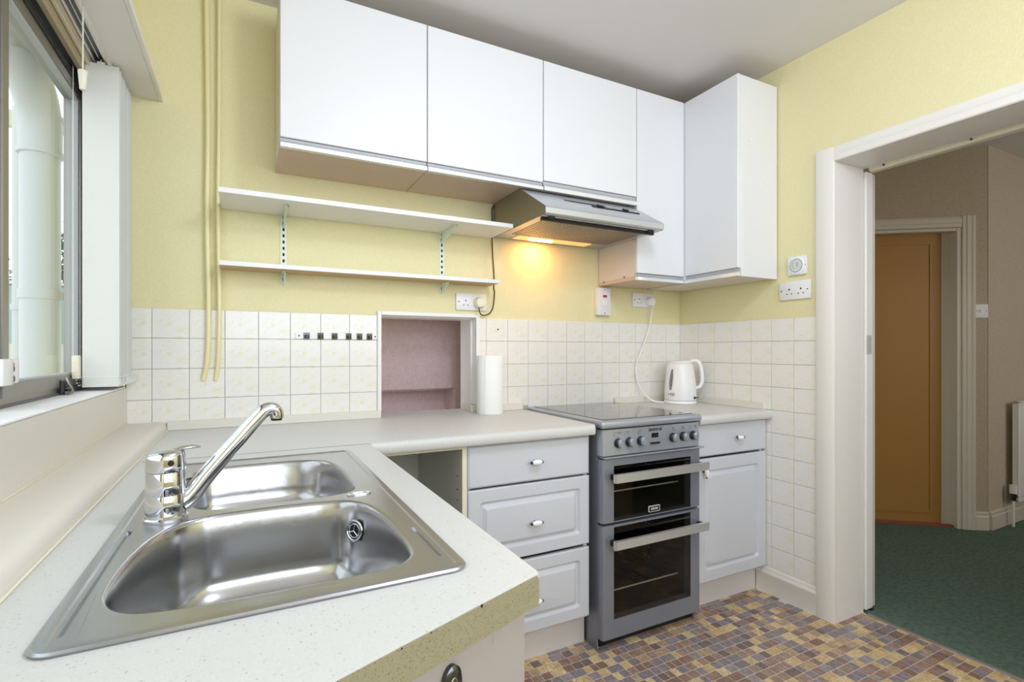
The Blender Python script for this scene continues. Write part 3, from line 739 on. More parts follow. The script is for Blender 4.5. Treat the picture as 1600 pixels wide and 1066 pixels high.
tube(b, [c0, c0 + Vector((.012, .004, .0025)), c0 + Vector((.026, .010, .0025)), c0 + Vector((.034, .013, .001))], [.010, .0105, .0095, .005], 16, squash=(1, .34))
obj('lever', b, 'chrome', tap, smooth=True)
hd_ = (Vector((.356, -2.11, .95)) - (tc_ + Vector((0, 0, .092)))).normalized(); hd_ = (hd_ + Vector((.25, 0, 0))).normalized()
hc = tc_ + Vector((0, 0, .092)); hd_.z = 0; hd_.normalize()
b = B(); cyl(b, hc + hd_ * .0262, hc + hd_ * .0283, .0045, n=16); obj('grub_screw_hole', b, 'hole', cap)
b = B(); pts = [(.262, -1.115, .872), (.275, -1.112, .882), (.300, -1.106, .915), (.340, -1.098, .962), (.375, -1.09, 1.003), (.388, -1.087, 1.014), (.400, -1.085, 1.014), (.405, -1.084, 1.006), (.405, -1.084, .998)]
tube(b, pts, [.016, .0155, .0145, .0133, .0125, .0125, .0122, .0120, .0115], 20, squash=(1, 1))
sp = obj('spout', b, 'chrome', tap, smooth=True, angle=70)
obj('aerator', cyl(B(), (.405, -1.084, .9985), (.405, -1.084, .994), .0092, n=18), 'hole', tap)
b = B(); tube(b, [(.262, -1.098, .902), (.272, -1.092, .905), (.277, -1.09, .900), (.272, -1.09, .893)], .0018, 6); obj('plug_chain_loop', b, 'black', tap)

# --- base units
RP = [(0, 0, .002), (0, .014, .002), (.004, .018, .003), (.042, .018, .012), (.049, .0090, .012), (.053, .0090, .012), (.068, .0200, .012), (.072, .0205, .012)]
def t_handle(parent, x, y, z, vert=False):
    h = obj('handle', cyl(B(), (x, y, z), (x, y - .016, z), .0045, .0055, n=12), 'dark_chrome', parent, smooth=True, label='white ceramic pull with dark chrome tips')
    b = B(); L_ = .019
    pr = [(-L_, .0045), (-L_ * .6, .0080), (0, .0095), (L_ * .6, .0080), (L_, .0045)]
    if vert: rings(b, [(Vector((x, y - .021, z + u)), r) for u, r in pr], 16)
    else: rings(b, [(Vector((x + u, y - .021, z)), r) for u, r in pr], 16)
    obj('ceramic_bar', b, 'ceramic', h, smooth=True)
    b = B()
    for s in (-1, 1):
        p0 = Vector((x, y - .021, z)); d = Vector((0, 0, s)) if vert else Vector((s, 0, 0))
        rings(b, [(p0 + d * (L_ - .001), .0045), (p0 + d * (L_ + .003), .0058), (p0 + d * (L_ + .007), .003)], 14)
    obj('tip', b, 'dark_chrome', h, smooth=True); return h
YF = -0.527
du = thing('drawer_unit', (1.25, -.3, 0), 'white three drawer base unit left of the cooker', 'cabinet')
b = B(); box(b, 1.003, 1.019, YF + .001, -.03, .12, .808); box(b, 1.479, 1.494, YF + .001, -.03, .12, .808); box(b, 1.0195, 1.4785, -.046, -.03, .12, .808); box(b, 1.0195, 1.4785, YF + .001, -.0465, .12, .135)
obj('carcass', b, 'carcass', du)
for i, (z0, z1) in enumerate(((.662, .803), (.401, .655), (.131, .389))):
    pf = RP if i else [(0, 0, .002), (0, .013, .002), (.006, .018, .003), (.009, .018, .003)]
    dr = obj('drawer', panel(B(), Ty(1.005, YF, z0), .489, z1 - z0, pf), 'unit', du, smooth=True, angle=14)
    t_handle(dr, 1.256, YF - .018, (.731, .519, .245)[i])
obj('plinth', bx(1.003, 1.511, -.486, -.474, .001, .119), 'plinth', du)
# open-fronted unit in the corner
ou = thing('open_base_unit', (.85, -.3, 0), 'doorless corner base unit with grey interior, between the sink worktop and drawers', 'cabinet')
b = B(); box(b, .9855, 1.0015, YF - .012, -.05, .12, .808); obj('side_panel', b, 'interior', ou)
obj('front_edge', bx(.9853, 1.0017, YF - .016, YF - .0125, .12, .808), 'cream_frame', ou, label='cream edging on the grey side panel')
obj('top_rail', bx(.69, .985, YF - .016, YF + .03, .797, .808), 'cream_frame', ou)
obj('back_panel', bx(.12, .985, -.060, -.05, .12, .79), 'interior', ou)
obj('bottom_panel', bx(.12, .985, YF, -.061, .12, .135), 'interior', ou)
obj('plinth', bx(.70, 1.002, -.486, -.474, .001, .119), 'plinth', ou)
b = B()
for z in (.70, .655, .62, .50, .46): cyl(b, (.9852, -.50, z), (.984, -.50, z), .003, n=8)
obj('shelf_peg_hole', b, 'hole', ou)
# sink base unit
su = thing('sink_base_unit', (.4, -1.2, 0), 'pinkish white sink cabinet with plain end panel under the slanting worktop end', 'cabinet')
def ipl(x, back=.012): return onl(x) + back
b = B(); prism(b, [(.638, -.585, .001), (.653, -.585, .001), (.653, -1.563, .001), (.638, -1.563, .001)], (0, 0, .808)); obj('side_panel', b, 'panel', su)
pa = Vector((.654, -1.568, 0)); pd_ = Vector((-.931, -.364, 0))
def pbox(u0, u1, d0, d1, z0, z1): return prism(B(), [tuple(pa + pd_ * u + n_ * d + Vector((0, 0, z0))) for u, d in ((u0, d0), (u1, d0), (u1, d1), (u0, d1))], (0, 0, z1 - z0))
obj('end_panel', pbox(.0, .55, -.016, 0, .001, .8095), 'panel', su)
obj('panel_seam', pbox(.0535, .0545, .0001, .0006, .788, .809), 'groove', su)
kx = pa + pd_ * .120 + n_ * .0005 + Vector((0, 0, .780))
b = B(); rings(b, [(kx, .0125), (kx + n_ * .005, .0125), (kx + n_ * .008, .0095)], 24)
for v in b.verts: v.co.z = .780 + (v.co.z - .780) * 1.45
kb = obj('catch_plate', b, 'dark_chrome', su, smooth=True, label='oval dark chrome catch with two screw heads')
for dz, du_ in ((.004, .002), (-.009, -.004)):
    p = kx + pd_ * du_ + Vector((0, 0, dz)); b = B(); ringmesh(b, p + n_ * .0085, n_, .0035, .001, 14, 5); cyl(b, p + n_ * .007, p + n_ * .0088, .0015, n=8)
    obj('screw', b, 'alu', kb)
# right base unit
ru = thing('base_unit', (2.27, -.3, 0), 'white base unit right of the cooker with one drawer over a panelled door', 'cabinet')
b = B(); box(b, 2.044, 2.060, YF + .001, -.03, .12, .808); box(b, 2.470, 2.486, YF + .001, -.03, .12, .808); box(b, 2.0605, 2.4695, -.046, -.03, .12, .808); box(b, 2.0605, 2.4695, YF + .001, -.0465, .12, .135)
obj('carcass', b, 'carcass', ru)
dr = obj('drawer', panel(B(), Ty(2.046, YF, .666), .448, .141, [(0, 0, .002), (0, .013, .002), (.006, .018, .003), (.009, .018, .003)]), 'unit', ru, smooth=True, angle=14); t_handle(dr, 2.295, YF - .018, .737)
RD = [(0, 0, .002), (0, .014, .002), (.004, .018, .003), (.050, .018, .02), (.057, .0090, .02), (.061, .0090, .02), (.076, .0200, .02), (.080, .0205, .02)]
dr = obj('door', panel(B(), Ty(2.046, YF, .126), .448, .530, RD), 'unit', ru, smooth=True, angle=14); t_handle(dr, 2.085, YF - .018, .604, True)
obj('plinth', bx(2.046, 2.488, -.492, -.480, .001, .119), 'plinth', ru)

# --- cooker
ck = thing('cooker', (1.77, -.3, 0), 'silver freestanding double oven electric cooker with black ceramic hob', 'cooker')
CX0, CX1 = 1.519, 2.022
b = B(); box(b, CX0, CX0 + .006, -.557, -.035, 0.001, .828, .001); box(b, CX1 - .006, CX1, -.557, -.035, 0.001, .828, .001); box(b, CX0 + .0065, CX1 - .0065, -.045, -.037, .001, .828)
obj('body', b, 'silver_dark', ck)
b = B(); box(b, CX0 + .007, CX1 - .007, -.54, -.053, .705, .82); box(b, CX0 + .007, CX1 - .007, -.54, -.052, .465, .475); box(b, CX0 + .007, CX0 + .03, -.54, -.052, .055, .70); box(b, CX1 - .03, CX1 - .007, -.54, -.052, .055, .70); box(b, CX0 + .031, CX1 - .031, -.07, -.055, .055, .70); box(b, CX0 + .031, CX1 - .031, -.54, -.071, .055, .065)
obj('oven_cavity', b, 'cavity', ck)
obj('base_plinth', bx(CX0 + .02, CX1 - .008, -.545, -.53, .002, .052), 'black', ck)
def rounded_front(z0, z1, yb, yf, r=.014, x0=CX0, x1=CX1):
    pts = [(x0, yb), (x0 + .001, yf + r)]
    for i in range(1, 5): a = PI / 2 * i / 4; pts.append((x0 + .001 + r - r * math.cos(a), yf + r - r * math.sin(a)))
    for i in range(1, 5): a = PI / 2 * i / 4; pts.append((x1 - .001 - r + r * math.sin(a), yf + r - r * math.cos(a)))
    pts += [(x1, yb)]
    return prism(B(), [(x, y, z0) for x, y in pts], (0, 0, z1 - z0))
cp = obj('control_panel', rounded_front(.729, .826, -.556, -.588), 'silver', ck, smooth=True, angle=50)
obj('control_panel_lip', bx(CX0 + .004, CX1 + .012, -.600, -.558, .7195, .7255, .002), 'silver', ck)
def kn(x):
    k_ = obj('control_knob', rings(B(), [((x, -.5882, .774), .0180), ((x, -.600, .774), .0175), ((x, -.603, .774), .014)], 24), 'black', ck, smooth=True, label='silver faced round control knob')
    b = B(); rings(b, [(Vector((x, -.6032, .774)), .0175), (Vector((x, -.610, .774)), .0165), (Vector((x, -.613, .774)), .013)], 24)
    for v in b.verts:
        v.co.x = x + (v.co.x - x) * .72
    obj('knob_grip', b, 'silver', k_, smooth=True)
    obj('pointer_dot', cyl(B(), (x, -.6132, .784), (x, -.6135, .784), .0013, n=8), 'black', k_)
KX = (1.593, 1.646, 1.702, 1.868, 1.924, 1.980)
for x in KX: kn(x)
b = B()
for x in KX: box(b, x - .0015, x + .0015, -.5888, -.588, .7945, .7970)
for x in (1.575, 1.622, 1.690, 1.878, 1.932, 1.966): cyl(b, (x, -.588, .803), (x, -.5887, .803), .0024, n=10)
for x, n_l in ((1.569, 5), (1.618, 3)):
    for i in range(n_l): box(b, x + .005 * i, x + .005 * i + .003, -.5886, -.588, .8125, .8140)
for zc in (.808, .813):
    for i in range(4): box(b, 1.590 + .005 * i, 1.594 + .005 * i, -.5886, -.588, zc, zc + .0018)
for x in (1.634, 1.694, 1.866, 1.920, 1.990):
    for dx in (0, .006):
        for dz in (0, .006): box(b, x + dx, x + dx + .0035, -.5886, -.588, .806 + dz, .8085 + dz)
for i in range(5): box(b, 1.955 + .004 * i, 1.958 + .004 * i, -.5886, -.588, .8125, .8135)
obj('panel_markings', b, 'print_grey', ck)
obj('clock_display', bx(1.758, 1.792, -.5895, -.588, .781, .799, .001), 'display', ck)
b = B()
for x in (1.768, 1.775, 1.782): box(b, x, x + .0012, -.5901, -.5895, .786, .793)
obj('display_digit', b, 'cavity', ck)
b = B()
for i in range(6): x = 1.754 + i * .0082; cyl(b, (x, -.588, .760), (x, -.5925, .760), .0036, n=12)
obj('clock_button', b, 'black', ck)
b = B()
for i in range(6): x = 1.754 + i * .0082; box(b, x - .001, x + .001, -.5886, -.588, .7515, .754)
obj('button_marking', b, 'print_grey', ck)
text_mesh('panel_lettering', 'ZENITH 50', .0145, lambda u, v, d: (1.7765 + u, -.5884 - d, .8115 + v), 'black', ck, bold=.0002, sx=.98)
# hob
b = B(); box(b, CX0 - .006, CX1 + .002, -.598, -.032, .830, .8595, .010, 3); hob = obj('hob_surround', b, 'silver', ck, smooth=True, angle=60)
obj('ceramic_hob', bx(CX0 + .022, CX1 - .026, -.568, -.050, .8597, .8615, .0008), 'blackglass', ck)
for (x, y, r) in ((1.655, -.43, .075), (1.885, -.43, .093), (1.655, -.175, .093), (1.885, -.175, .075)):
    b = B(); ringmesh(b, Vector((x, y, .8617)), Vector((0, 0, 1)), r, .0012, 48, 4)
    for v in b.verts: v.co.z = .8616 + (v.co.z - .8617) * .2 + .0001
    obj('cooking_zone_ring', b, 'ring', ck)
b = B(); cyl(b, (1.965, -.535, .8616), (1.965, -.535, .8622), .008, n=14); obj('hot_hob_indicator', b, 'black', ck)
# oven doors
def odoor(z0, z1, wz0, wz1, hz, label):
    d = link('oven_door', None, ck); d.location = Vector((1.77, -.57, z0)) - wloc(ck); d['label'] = label
    r = .012; yb, yf = -.556, -.590; x0w, x1w = 1.572, 1.965
    b = B(); 
    for (xa, xb, za, zb) in ((CX0, x0w, z0, z1), (x1w, CX1, z0, z1), (x0w, x1w, z0, wz0), (x0w, x1w, wz1, z1)):
        if xa == CX0:
            pts = [(xa, yb), (xa, yf + r)] + [(xa + r - r * math.cos(PI / 2 * i / 4), yf + r - r * math.sin(PI / 2 * i / 4)) for i in range(1, 5)] + [(xb, yf), (xb, yb)]
        elif xb == CX1:
            pts = [(xa, yb), (xa, yf), (xb - r, yf)] + [(xb - r + r * math.sin(PI / 2 * i / 4), yf + r - r * math.cos(PI / 2 * i / 4)) for i in range(1, 5)] + [(xb, yb)]
        else: pts = [(xa, yb), (xa, yf), (xb, yf), (xb, yb)]
        prism(b, [(x, y, za) for x, y in pts], (0, 0, zb - za))
    obj('door_frame', b, 'door_steel', d, smooth=True, angle=35)
    obj('door_glass', bx(x0w + .0005, x1w - .0005, yf + .001, yf + .005, wz0 + .0005, wz1 - .0005), 'oven_glass', d)
    b = B(); pts = [(1.546, -.628), (1.546, -.620), (2.030, -.620), (2.030, -.628), (2.024, -.634), (1.55, -.634)]
    prism(b, [(x, y, hz - .0155) for x, y in pts], (0, 0, .031)); obj('door_handle', b, 'handle_steel', d, smooth=True, label='wide flat brushed steel bar handle')
    b = B(); box(b, 1.556, 1.574, -.6198, -.5905, hz - .010, hz + .010); box(b, 2.000, 2.018, -.6198, -.5905, hz - .010, hz + .010); obj('handle_mount', b, 'black', d)
    return d
d1 = odoor(.480, .7165, .484, .690, .652, 'upper grill oven door with window')
d2_ = odoor(.048, .470, .118, .462, .408, 'tall lower oven door with window')
def rack(z, y0=-.50, y1=-.10, parent=ck):
    b = B(); x0, x1 = 1.555, 1.985
    for y in (y0, y1): tube(b, [(x0, y, z), (x1, y, z)], .003, 6, sub=1)
    for i in range(22): x = x0 + .01 + (x1 - x0 - .02) * i / 21; tube(b, [(x, y0, z + .001), (x, y1, z + .001)], .0010, 4, sub=1, mi=1)
    rk = obj('oven_rack', b, ['radiator', 'dark_chrome'], parent)
for z in (.565, .330, .175): rack(z)
b = B()
for z in (.60, .575, .40, .36, .33, .30, .26, .22, .18):
    for y in (-.30, -.32): cyl(b, (1.9905, y, z), (1.988, y, z), .003, n=8)
obj('runner_rivet', b, 'handle_steel', ck)
# maker's plate on the upper door
lg_ = B(); panel(lg_, Ty(1.742, -.5862, .492), .058, .024, [(0, 0, .004), (0, .0028, .004), (.002, .0032, .004)], 3)
obj('badge_plate', lg_, 'white_print', d1)
panel_b = B(); panel(panel_b, Ty(1.7448, -.5894, .4945), .0524, .019, [(0, 0, .003), (0, .0004, .003)], 3); obj('badge_field', panel_b, 'display', d1)
text_mesh('badge_lettering', 'LEISURE', .0125, lambda u, v, d: (1.771 + u, -.5899 - d, .504 + v), 'white_print', d1, bold=.0002, sx=.85)

# --- cooker hood
hx0, hx1 = 1.352, 1.942
ho = thing('cooker_hood', (1.65, -.2, 1.63), 'stainless steel visor cooker hood with lit lamp under the wall cabinets', 'cooker hood')
HP = [(-.008, 1.634), (-.430, 1.634), (-.4305, 1.6365), (-.457, 1.6345), (-.462, 1.640), (-.463, 1.660), (-.458, 1.667), (-.262, 1.784), (-.008, 1.784)]
b = B(); prism(b, [(hx0 + .0015, y, z) for y, z in HP], (hx1 - hx0 - .003, 0, 0)); bmesh.ops.delete(b, geom=[f for f in b.faces if abs(f.normal.z) > .99 and f.calc_center_median().z < 1.6345], context='FACES')
obj('hood_shell', b, 'hood', ho, smooth=True, angle=25)
for x in (hx0, hx1 - .0014):
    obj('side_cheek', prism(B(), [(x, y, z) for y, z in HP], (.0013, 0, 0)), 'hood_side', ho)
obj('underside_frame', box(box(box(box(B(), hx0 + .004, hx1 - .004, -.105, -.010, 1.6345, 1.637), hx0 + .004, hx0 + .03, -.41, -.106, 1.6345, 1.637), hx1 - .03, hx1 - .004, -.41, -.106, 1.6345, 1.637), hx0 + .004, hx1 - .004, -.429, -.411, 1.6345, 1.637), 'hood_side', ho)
obj('black_grip_rail', bx(hx0 + .012, hx1 - .012, -.418, -.402, 1.622, 1.634, .002), 'black', ho)
obj('hinge_clip', box(box(B(), hx0 + .03, hx0 + .06, -.435, -.42, 1.629, 1.635), hx1 - .06, hx1 - .03, -.435, -.42, 1.629, 1.635), 'black', ho)
fl = obj('grease_filter', bx(hx0 + .03, hx1 - .03, -.401, -.106, 1.640, 1.643), 'filt_dark', ho)
for i in range(34):
    x = hx0 + .040 + i * .0154
    prism_b = prism(B(), [(x, -.398, 1.638), (x + .002, -.398, 1.6325), (x + .006, -.398, 1.6325), (x + .008, -.398, 1.638)], (0, .288, 0))
    obj('filter_slat', prism_b, 'filt', fl)
b = B()
for i in range(36): x = hx0 + .045 + i * .0142; cyl(b, (x, -.108, 1.634), (x, -.108, 1.6305), .003, n=8)
obj('filter_rivet', b, 'handle_steel', fl)
lamp = obj('lamp_lens', bx(1.435, 1.83, -.100, -.034, 1.6315, 1.6342, .001), 'lens', ho, label='lit translucent lamp cover glowing orange')
obj('lamp_bulb', rings(B(), [(Vector((1.50 + u, -.068, 1.6285)), r) for u, r in ((0, .003), (.008, .006), (.12, .006), (.128, .003))], 14), 'bulb', lamp)
obj('lens_frame', box(box(B(), 1.425, 1.434, -.103, -.032, 1.631, 1.6345), 1.831, 1.84, -.103, -.032, 1.631, 1.6345), 'handle_steel', lamp)
b = B(); SD = Vector((0, -.196, -.117)).normalized(); SN = Vector((0, -.117, .196)).normalized(); SO = Vector((0, -.262, 1.784))
def spt(x, s, d): return tuple(Vector((x, 0, 0)) + SO + SD * s + SN * d)
def sbox(bm, x0, x1, s0, s1, d0, d1): return prism(bm, [spt(x0, s0, d0), spt(x1, s0, d0), spt(x1, s1, d0), spt(x0, s1, d0)], tuple(SN * (d1 - d0)))
for i in range(22):
    x = 1.517 + i * .0098; sbox(b, x, x + .0050, .074, .102, .0002, .0008)
obj('vent_slots', b, 'hole', ho)
b = B(); sbox(b, 1.635, 1.885, .118, .132, .0002, .004); sbox(b, 1.665, 1.69, .110, .128, .0042, .010); sbox(b, 1.80, 1.825, .112, .128, .0042, .010)
obj('slide_switch', b, 'black', ho)

# --- wall cabinets
CB, CT = 1.786, 2.318
def grip(parent, x0, x1, y, z, h=.030, ax='y'):
    """aluminium grip strip at a door bottom"""
    pr_ = [(0.001, 0), (.021, 0), (.0215, h * .42), (.018, h * .5), (.010, h * .62), (.010, h), (.001, h)]
    if ax == 'y': b1 = prism(B(), [(x0, y - d, z + q) for d, q in pr_[:4] + [(0.001, h * .5)]], (x1 - x0, 0, 0)); b2 = prism(B(), [(x0, y - d, z + q) for d, q in ((.001, h * .51), (.015, h * .51), (.009, h * .75), (.012, h), (.001, h))], (x1 - x0, 0, 0))
    else: b1 = prism(B(), [(x0 - d, y, z + q) for d, q in pr_[:4] + [(0.001, h * .5)]], (0, x1, 0)); b2 = prism(B(), [(x0 - d, y, z + q) for d, q in ((.001, h * .51), (.015, h * .51), (.009, h * .75), (.012, h), (.001, h))], (0, x1, 0))
    g = obj('grip_strip', b1, 'strip', parent); obj('grip_groove', b2, 'groove', g)
YC = -.272
def wallcab(x0, x1, zb, label, gh=.030, side=False):
    t = thing('wall_cabinet', ((x0 + x1) / 2, -.14, zb), label, 'wall cabinet')
    b = B(); box(b, x0 + .001, x0 + .017, YC + .001, -.003, zb + .0165, CT); box(b, x1 - .017, x1 - .001, YC + .001, -.003, zb + .0165, CT); box(b, x0 + .0172, x1 - .0172, YC + .001, -.003, CT - .016, CT); box(b, x0 + .0172, x1 - .0172, -.010, -.003, zb + .017, CT - .017)
    obj('carcass', b, 'carcass', t)
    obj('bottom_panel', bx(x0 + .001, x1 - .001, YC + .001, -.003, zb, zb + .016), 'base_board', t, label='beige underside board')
    d = obj('door', panel(B(), Ty(x0 + .0015, YC, zb + gh), x1 - x0 - .003, CT - zb - gh + .003, SLAB(.018)), 'wallunit', t)
    grip(d, x0 + .002, x1 - .002, YC, zb - .002, gh)
    return t
wallcab(.4525, .949, CB, 'leftmost white wall cabinet, above the left end of the open shelves')
wallcab(.9495, 1.4465, CB, 'white wall cabinet second from the left, above the right half of the shelves')
wallcab(1.447, 1.9445, CB, 'white wall cabinet directly above the cooker hood', gh=.038)
tcab = wallcab(1.945, 2.239, 1.447, 'narrow tall white wall cabinet on the back wall beside the hood', side=True)
b = B()
for y, z in ((-.045, 1.462), (-.20, 1.468)): cyl(b, (1.9459, y, z), (1.9445, y, z), .004, n=10)
obj('cam_cap', b, 'hole', tcab)
rc = thing('wall_cabinet', (2.37, -.42, 1.447), 'tall white corner wall cabinet on the right wall above the kettle', 'wall cabinet')
b = B(); box(b, 2.262, 2.4985, -.272, -.008, 1.447, CT); box(b, 2.2615, 2.4985, -.577, -.2725, 1.447, 1.463); box(b, 2.2615, 2.4985, -.577, -.2725, CT - .016, CT); box(b, 2.4905, 2.4985, -.577, -.2725, 1.4635, CT - .0165)
obj('carcass', b, 'carcass', rc)
obj('end_panel', bx(2.2605, 2.4985, -.596, -.5775, 1.444, CT, .001), 'wallunit', rc)
d = obj('door', panel(B(), Tx(2.260, -.293, 1.480), .300, CT - 1.480 + .003, SLAB(.018)), 'wallunit', rc)
grip(d, 2.260, -.298, -.294, 1.445, .034, ax='x')
obj('corner_filler', bx(2.2395, 2.2615, -.2918, -.273, 1.447, CT), 'wallunit', rc)
for (y_, z_) in ((2.318, 2.045), (2.385, 1.857)): obj('screw_cap', cyl(B(), (y_, -.5962, z_), (y_, -.599, z_), .006, n=14), 'plastic', rc)

# --- open shelves on twin slot rails
def shelf_board(zb, zt, yf, x0, x1, label, under):
    b = box(B(), x0, x1, yf, -.004, zb, zt, .0008)
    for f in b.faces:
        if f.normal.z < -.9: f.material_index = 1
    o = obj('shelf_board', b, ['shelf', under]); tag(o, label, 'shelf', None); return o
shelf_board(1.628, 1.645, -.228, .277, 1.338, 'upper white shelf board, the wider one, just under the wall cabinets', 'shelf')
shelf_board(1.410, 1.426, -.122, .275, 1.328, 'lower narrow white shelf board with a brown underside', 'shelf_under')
for x, lab in ((.481, 'left slotted white shelf rail with two brackets'), (1.107, 'right slotted white shelf rail with two brackets, nearer the hood')):
    rl = thing('shelf_rail', (x, -.005, 1.375), lab, 'shelf bracket')
    obj('upright', bx(x - .011, x + .011, -.0035, -.0002, 1.372, 1.70), 'bracket', rl)
    for i in range(13):
        z = 1.388 + i * .0235
        obj('slot', bx(x - .0035, x + .0035, -.0043, -.0034, z - .006, z + .005), 'hole', rl)
    for zt, L_ in ((1.627, .175), (1.409, .085)):
        b = B(); prism(b, [(x - .0015, -.0045, zt), (x - .0015, -L_, zt), (x - .0015, -L_, zt - .010), (x - .0015, -.0045, zt - .045)], (.003, 0, 0))
        box(b, x - .009, x + .009, -L_, -.0045, zt - .002, zt)
        br = obj('bracket', b, 'bracket', rl)
        obj('screw', cyl(B(), (x + .004, -L_ + .012, zt - .002), (x + .004, -L_ + .012, zt - .0045), .004, n=10), 'dark_chrome', br)

# --- sockets, switch, thermostat
def slot3(bm, x, y, z, s=1.0):
    box(bm, x - .0022, x + .0022, y - .0004, y, z + .006, z + .0125)
    box(bm, x - .0128, x - .0072, y - .0004, y, z - .0125, z - .0090); box(bm, x + .0072, x + .0128, y - .0004, y, z - .0125, z - .0090)
def dsock(x0, z0, label, parent_name='double_socket'):
    s = thing(parent_name, (x0 + .073, 0, z0), label, 'socket')
    obj('face_plate', bx(x0, x0 + .146, -.012, -.0003, z0, z0 + .076, .003, 2), 'socket', s, smooth=True)
    b = B()
    for k in (.045, .101): slot3(b, x0 + k, -.0122, z0 + .034)
    obj('pin_slots', b, 'hole', s)
    b = B()
    for k in (.012, .134): cyl(b, (x0 + k, -.0122, z0 + .038), (x0 + k, -.0132, z0 + .038), .003, n=10)
    obj('screw', b, 'dark_chrome', s); return s
dsock(1.170, 1.298, 'white double socket right of the shelves, with a black-corded plug')
s2 = dsock(2.160, 1.350, 'white double socket beside the cooker switch with the kettle plug')
obj('rocker_switch', box(box(B(), 2.217, 2.229, -.0155, -.0122, 1.398, 1.414, .001), 2.236, 2.248, -.0155, -.0122, 1.398, 1.414, .001), 'plastic', s2)
def plug(x, z, label, r=.025, d=.030, m='plastic'):
    b = panel(B(), Ty(x - r, -.0126, z - r), 2 * r, 2 * r, [(0, 0, r * .9), (0, .012, r * .9), (.003, d - .004, r * .8), (.006, d, r * .7)], 5)
    return tag(obj('plug', b, m, smooth=True), label, 'plug')
plug(1.276, 1.333, 'cream plug with black lead in the socket below the shelves', m='cream_plastic')
plug(2.270, 1.380, 'white kettle plug in the socket above the right worktop')
b = B(); tube(b, [(1.268, -.034, 1.308), (1.272, -.034, 1.290), (1.290, -.022, 1.278), (1.325, -.014, 1.285), (1.347, -.012, 1.315), (1.356, -.010, 1.38), (1.3535, -.008, 1.405), (1.3535, -.010, 1.46), (1.347, -.010, 1.55), (1.345, -.008, 1.62), (1.3455, -.008, 1.70), (1.344, -.010, 1.76), (1.352, -.012, 1.778)], .0026, 8)
tag(obj('hood_lead', b, 'black', smooth=True), 'black power lead hanging down the wall from the cooker hood', 'cable')
b = B(); tube(b, [(2.270, -.046, 1.357), (2.268, -.038, 1.330), (2.262, -.025, 1.25), (2.222, -.022, 1.147), (2.172, -.024, 1.046), (2.170, -.03, .985), (2.186, -.04, .925), (2.225, -.06, .872), (2.250, -.085, .8550), (2.283, -.112, .8525)], .0034, 8)
tag(obj('kettle_lead', b, 'plastic', smooth=True), 'white kettle lead hanging from the socket to the right worktop', 'cable')
cs = thing('cooker_switch', (1.958, 0, 1.298), 'tall white cooker isolator switch with a red neon', 'switch')
obj('face_plate', bx(1.918, 1.999, -.034, -.0003, 1.298, 1.436, .004, 2), 'socket', cs, smooth=True)
obj('neon', bx(1.948, 1.972, -.0365, -.0342, 1.388, 1.400, .001), 'red', cs, label='small red neon window')
obj('rocker', bx(1.946, 1.970, -.040, -.0342, 1.345, 1.376, .002), 'plastic', cs)
obj('screw', box(cyl(cyl(B(), (1.958, -.0342, 1.425), (1.958, -.0352, 1.425), .0028, n=10), (1.958, -.0342, 1.308), (1.958, -.0352, 1.308), .0028, n=10), 1.9579, 1.9581, -.035, -.0345, 1.308, 1.3081), 'dark_chrome', cs)
rs = thing('double_socket', (W, -.683, 1.345), 'empty white double socket on the right wall below the round dial', 'socket')
obj('face_plate', bx(W - .012, W - .0003, -.755, -.611, 1.345, 1.426, .003, 2), 'socket', rs, smooth=True)
b = B()
for k in (.048, .101):
    y = -.611 - k; box(b, W - .0128, W - .0122, y - .003, y + .003, 1.387, 1.394)
    for s in (-.011, .011): box(b, W - .0128, W - .0122, y + s - .003, y + s + .003, 1.369, 1.373)
obj('pin_slots', b, 'hole', rs)
obj('screw', cyl(cyl(B(), (W - .0122, -.622, 1.386), (W - .0132, -.622, 1.386), .003, n=10), (W - .0122, -.742, 1.386), (W - .0132, -.742, 1.386), .003, n=10), 'dark_chrome', rs)
th = thing('timer_dial', (W, -.694, 1.451), 'square white wall plate with a round pale dial above the empty socket', 'timer')
obj('face_plate', bx(W - .014, W - .0003, -.737, -.652, 1.451, 1.533, .003, 2), 'socket', th, smooth=True)
b = B(); rings(b, [(Vector((W - .0142, -.6945, 1.492)), .0375), (Vector((W - .0175, -.6945, 1.492)), .037), (Vector((W - .0190, -.6945, 1.492)), .034)], 32); obj('dial_bezel', b, 'plastic', th, smooth=True)
b = B(); ringmesh(b, Vector((W - .0190, -.6945, 1.492)), Vector((1, 0, 0)), .0285, .0011, 30, 6); obj('dial_ring', b, 'alu_dark', th)
b = B(); rings(b, [(Vector((W - .0190, -.6945, 1.492)), .0275), (Vector((W - .0196, -.6945, 1.492)), .027)], 30); obj('dial_face', b, 'dial', th, smooth=True)
obj('dial_pointer', bx(W - .0206, W - .0197, -.7010, -.6995, 1.486, 1.506), 'alu_dark', th)
b = B(); tube(b, [(W - .0200, -.6945 + .017 * math.cos(a), 1.494 + .017 * math.sin(a)) for a in (2.2, 2.7, 3.2, 3.7, 4.2)][::1], .0006, 5)
for v in b.verts: v.co.y = -1.389 - v.co.y
obj('dial_arc', b, 'alu_dark', th)
obj('screw', cyl(cyl(B(), (W - .0142, -.656, 1.492), (W - .0152, -.656, 1.492), .0022, n=8), (W - .0142, -.7335, 1.492), (W - .0152, -.7335, 1.492), .0022, n=8), 'hole', th)

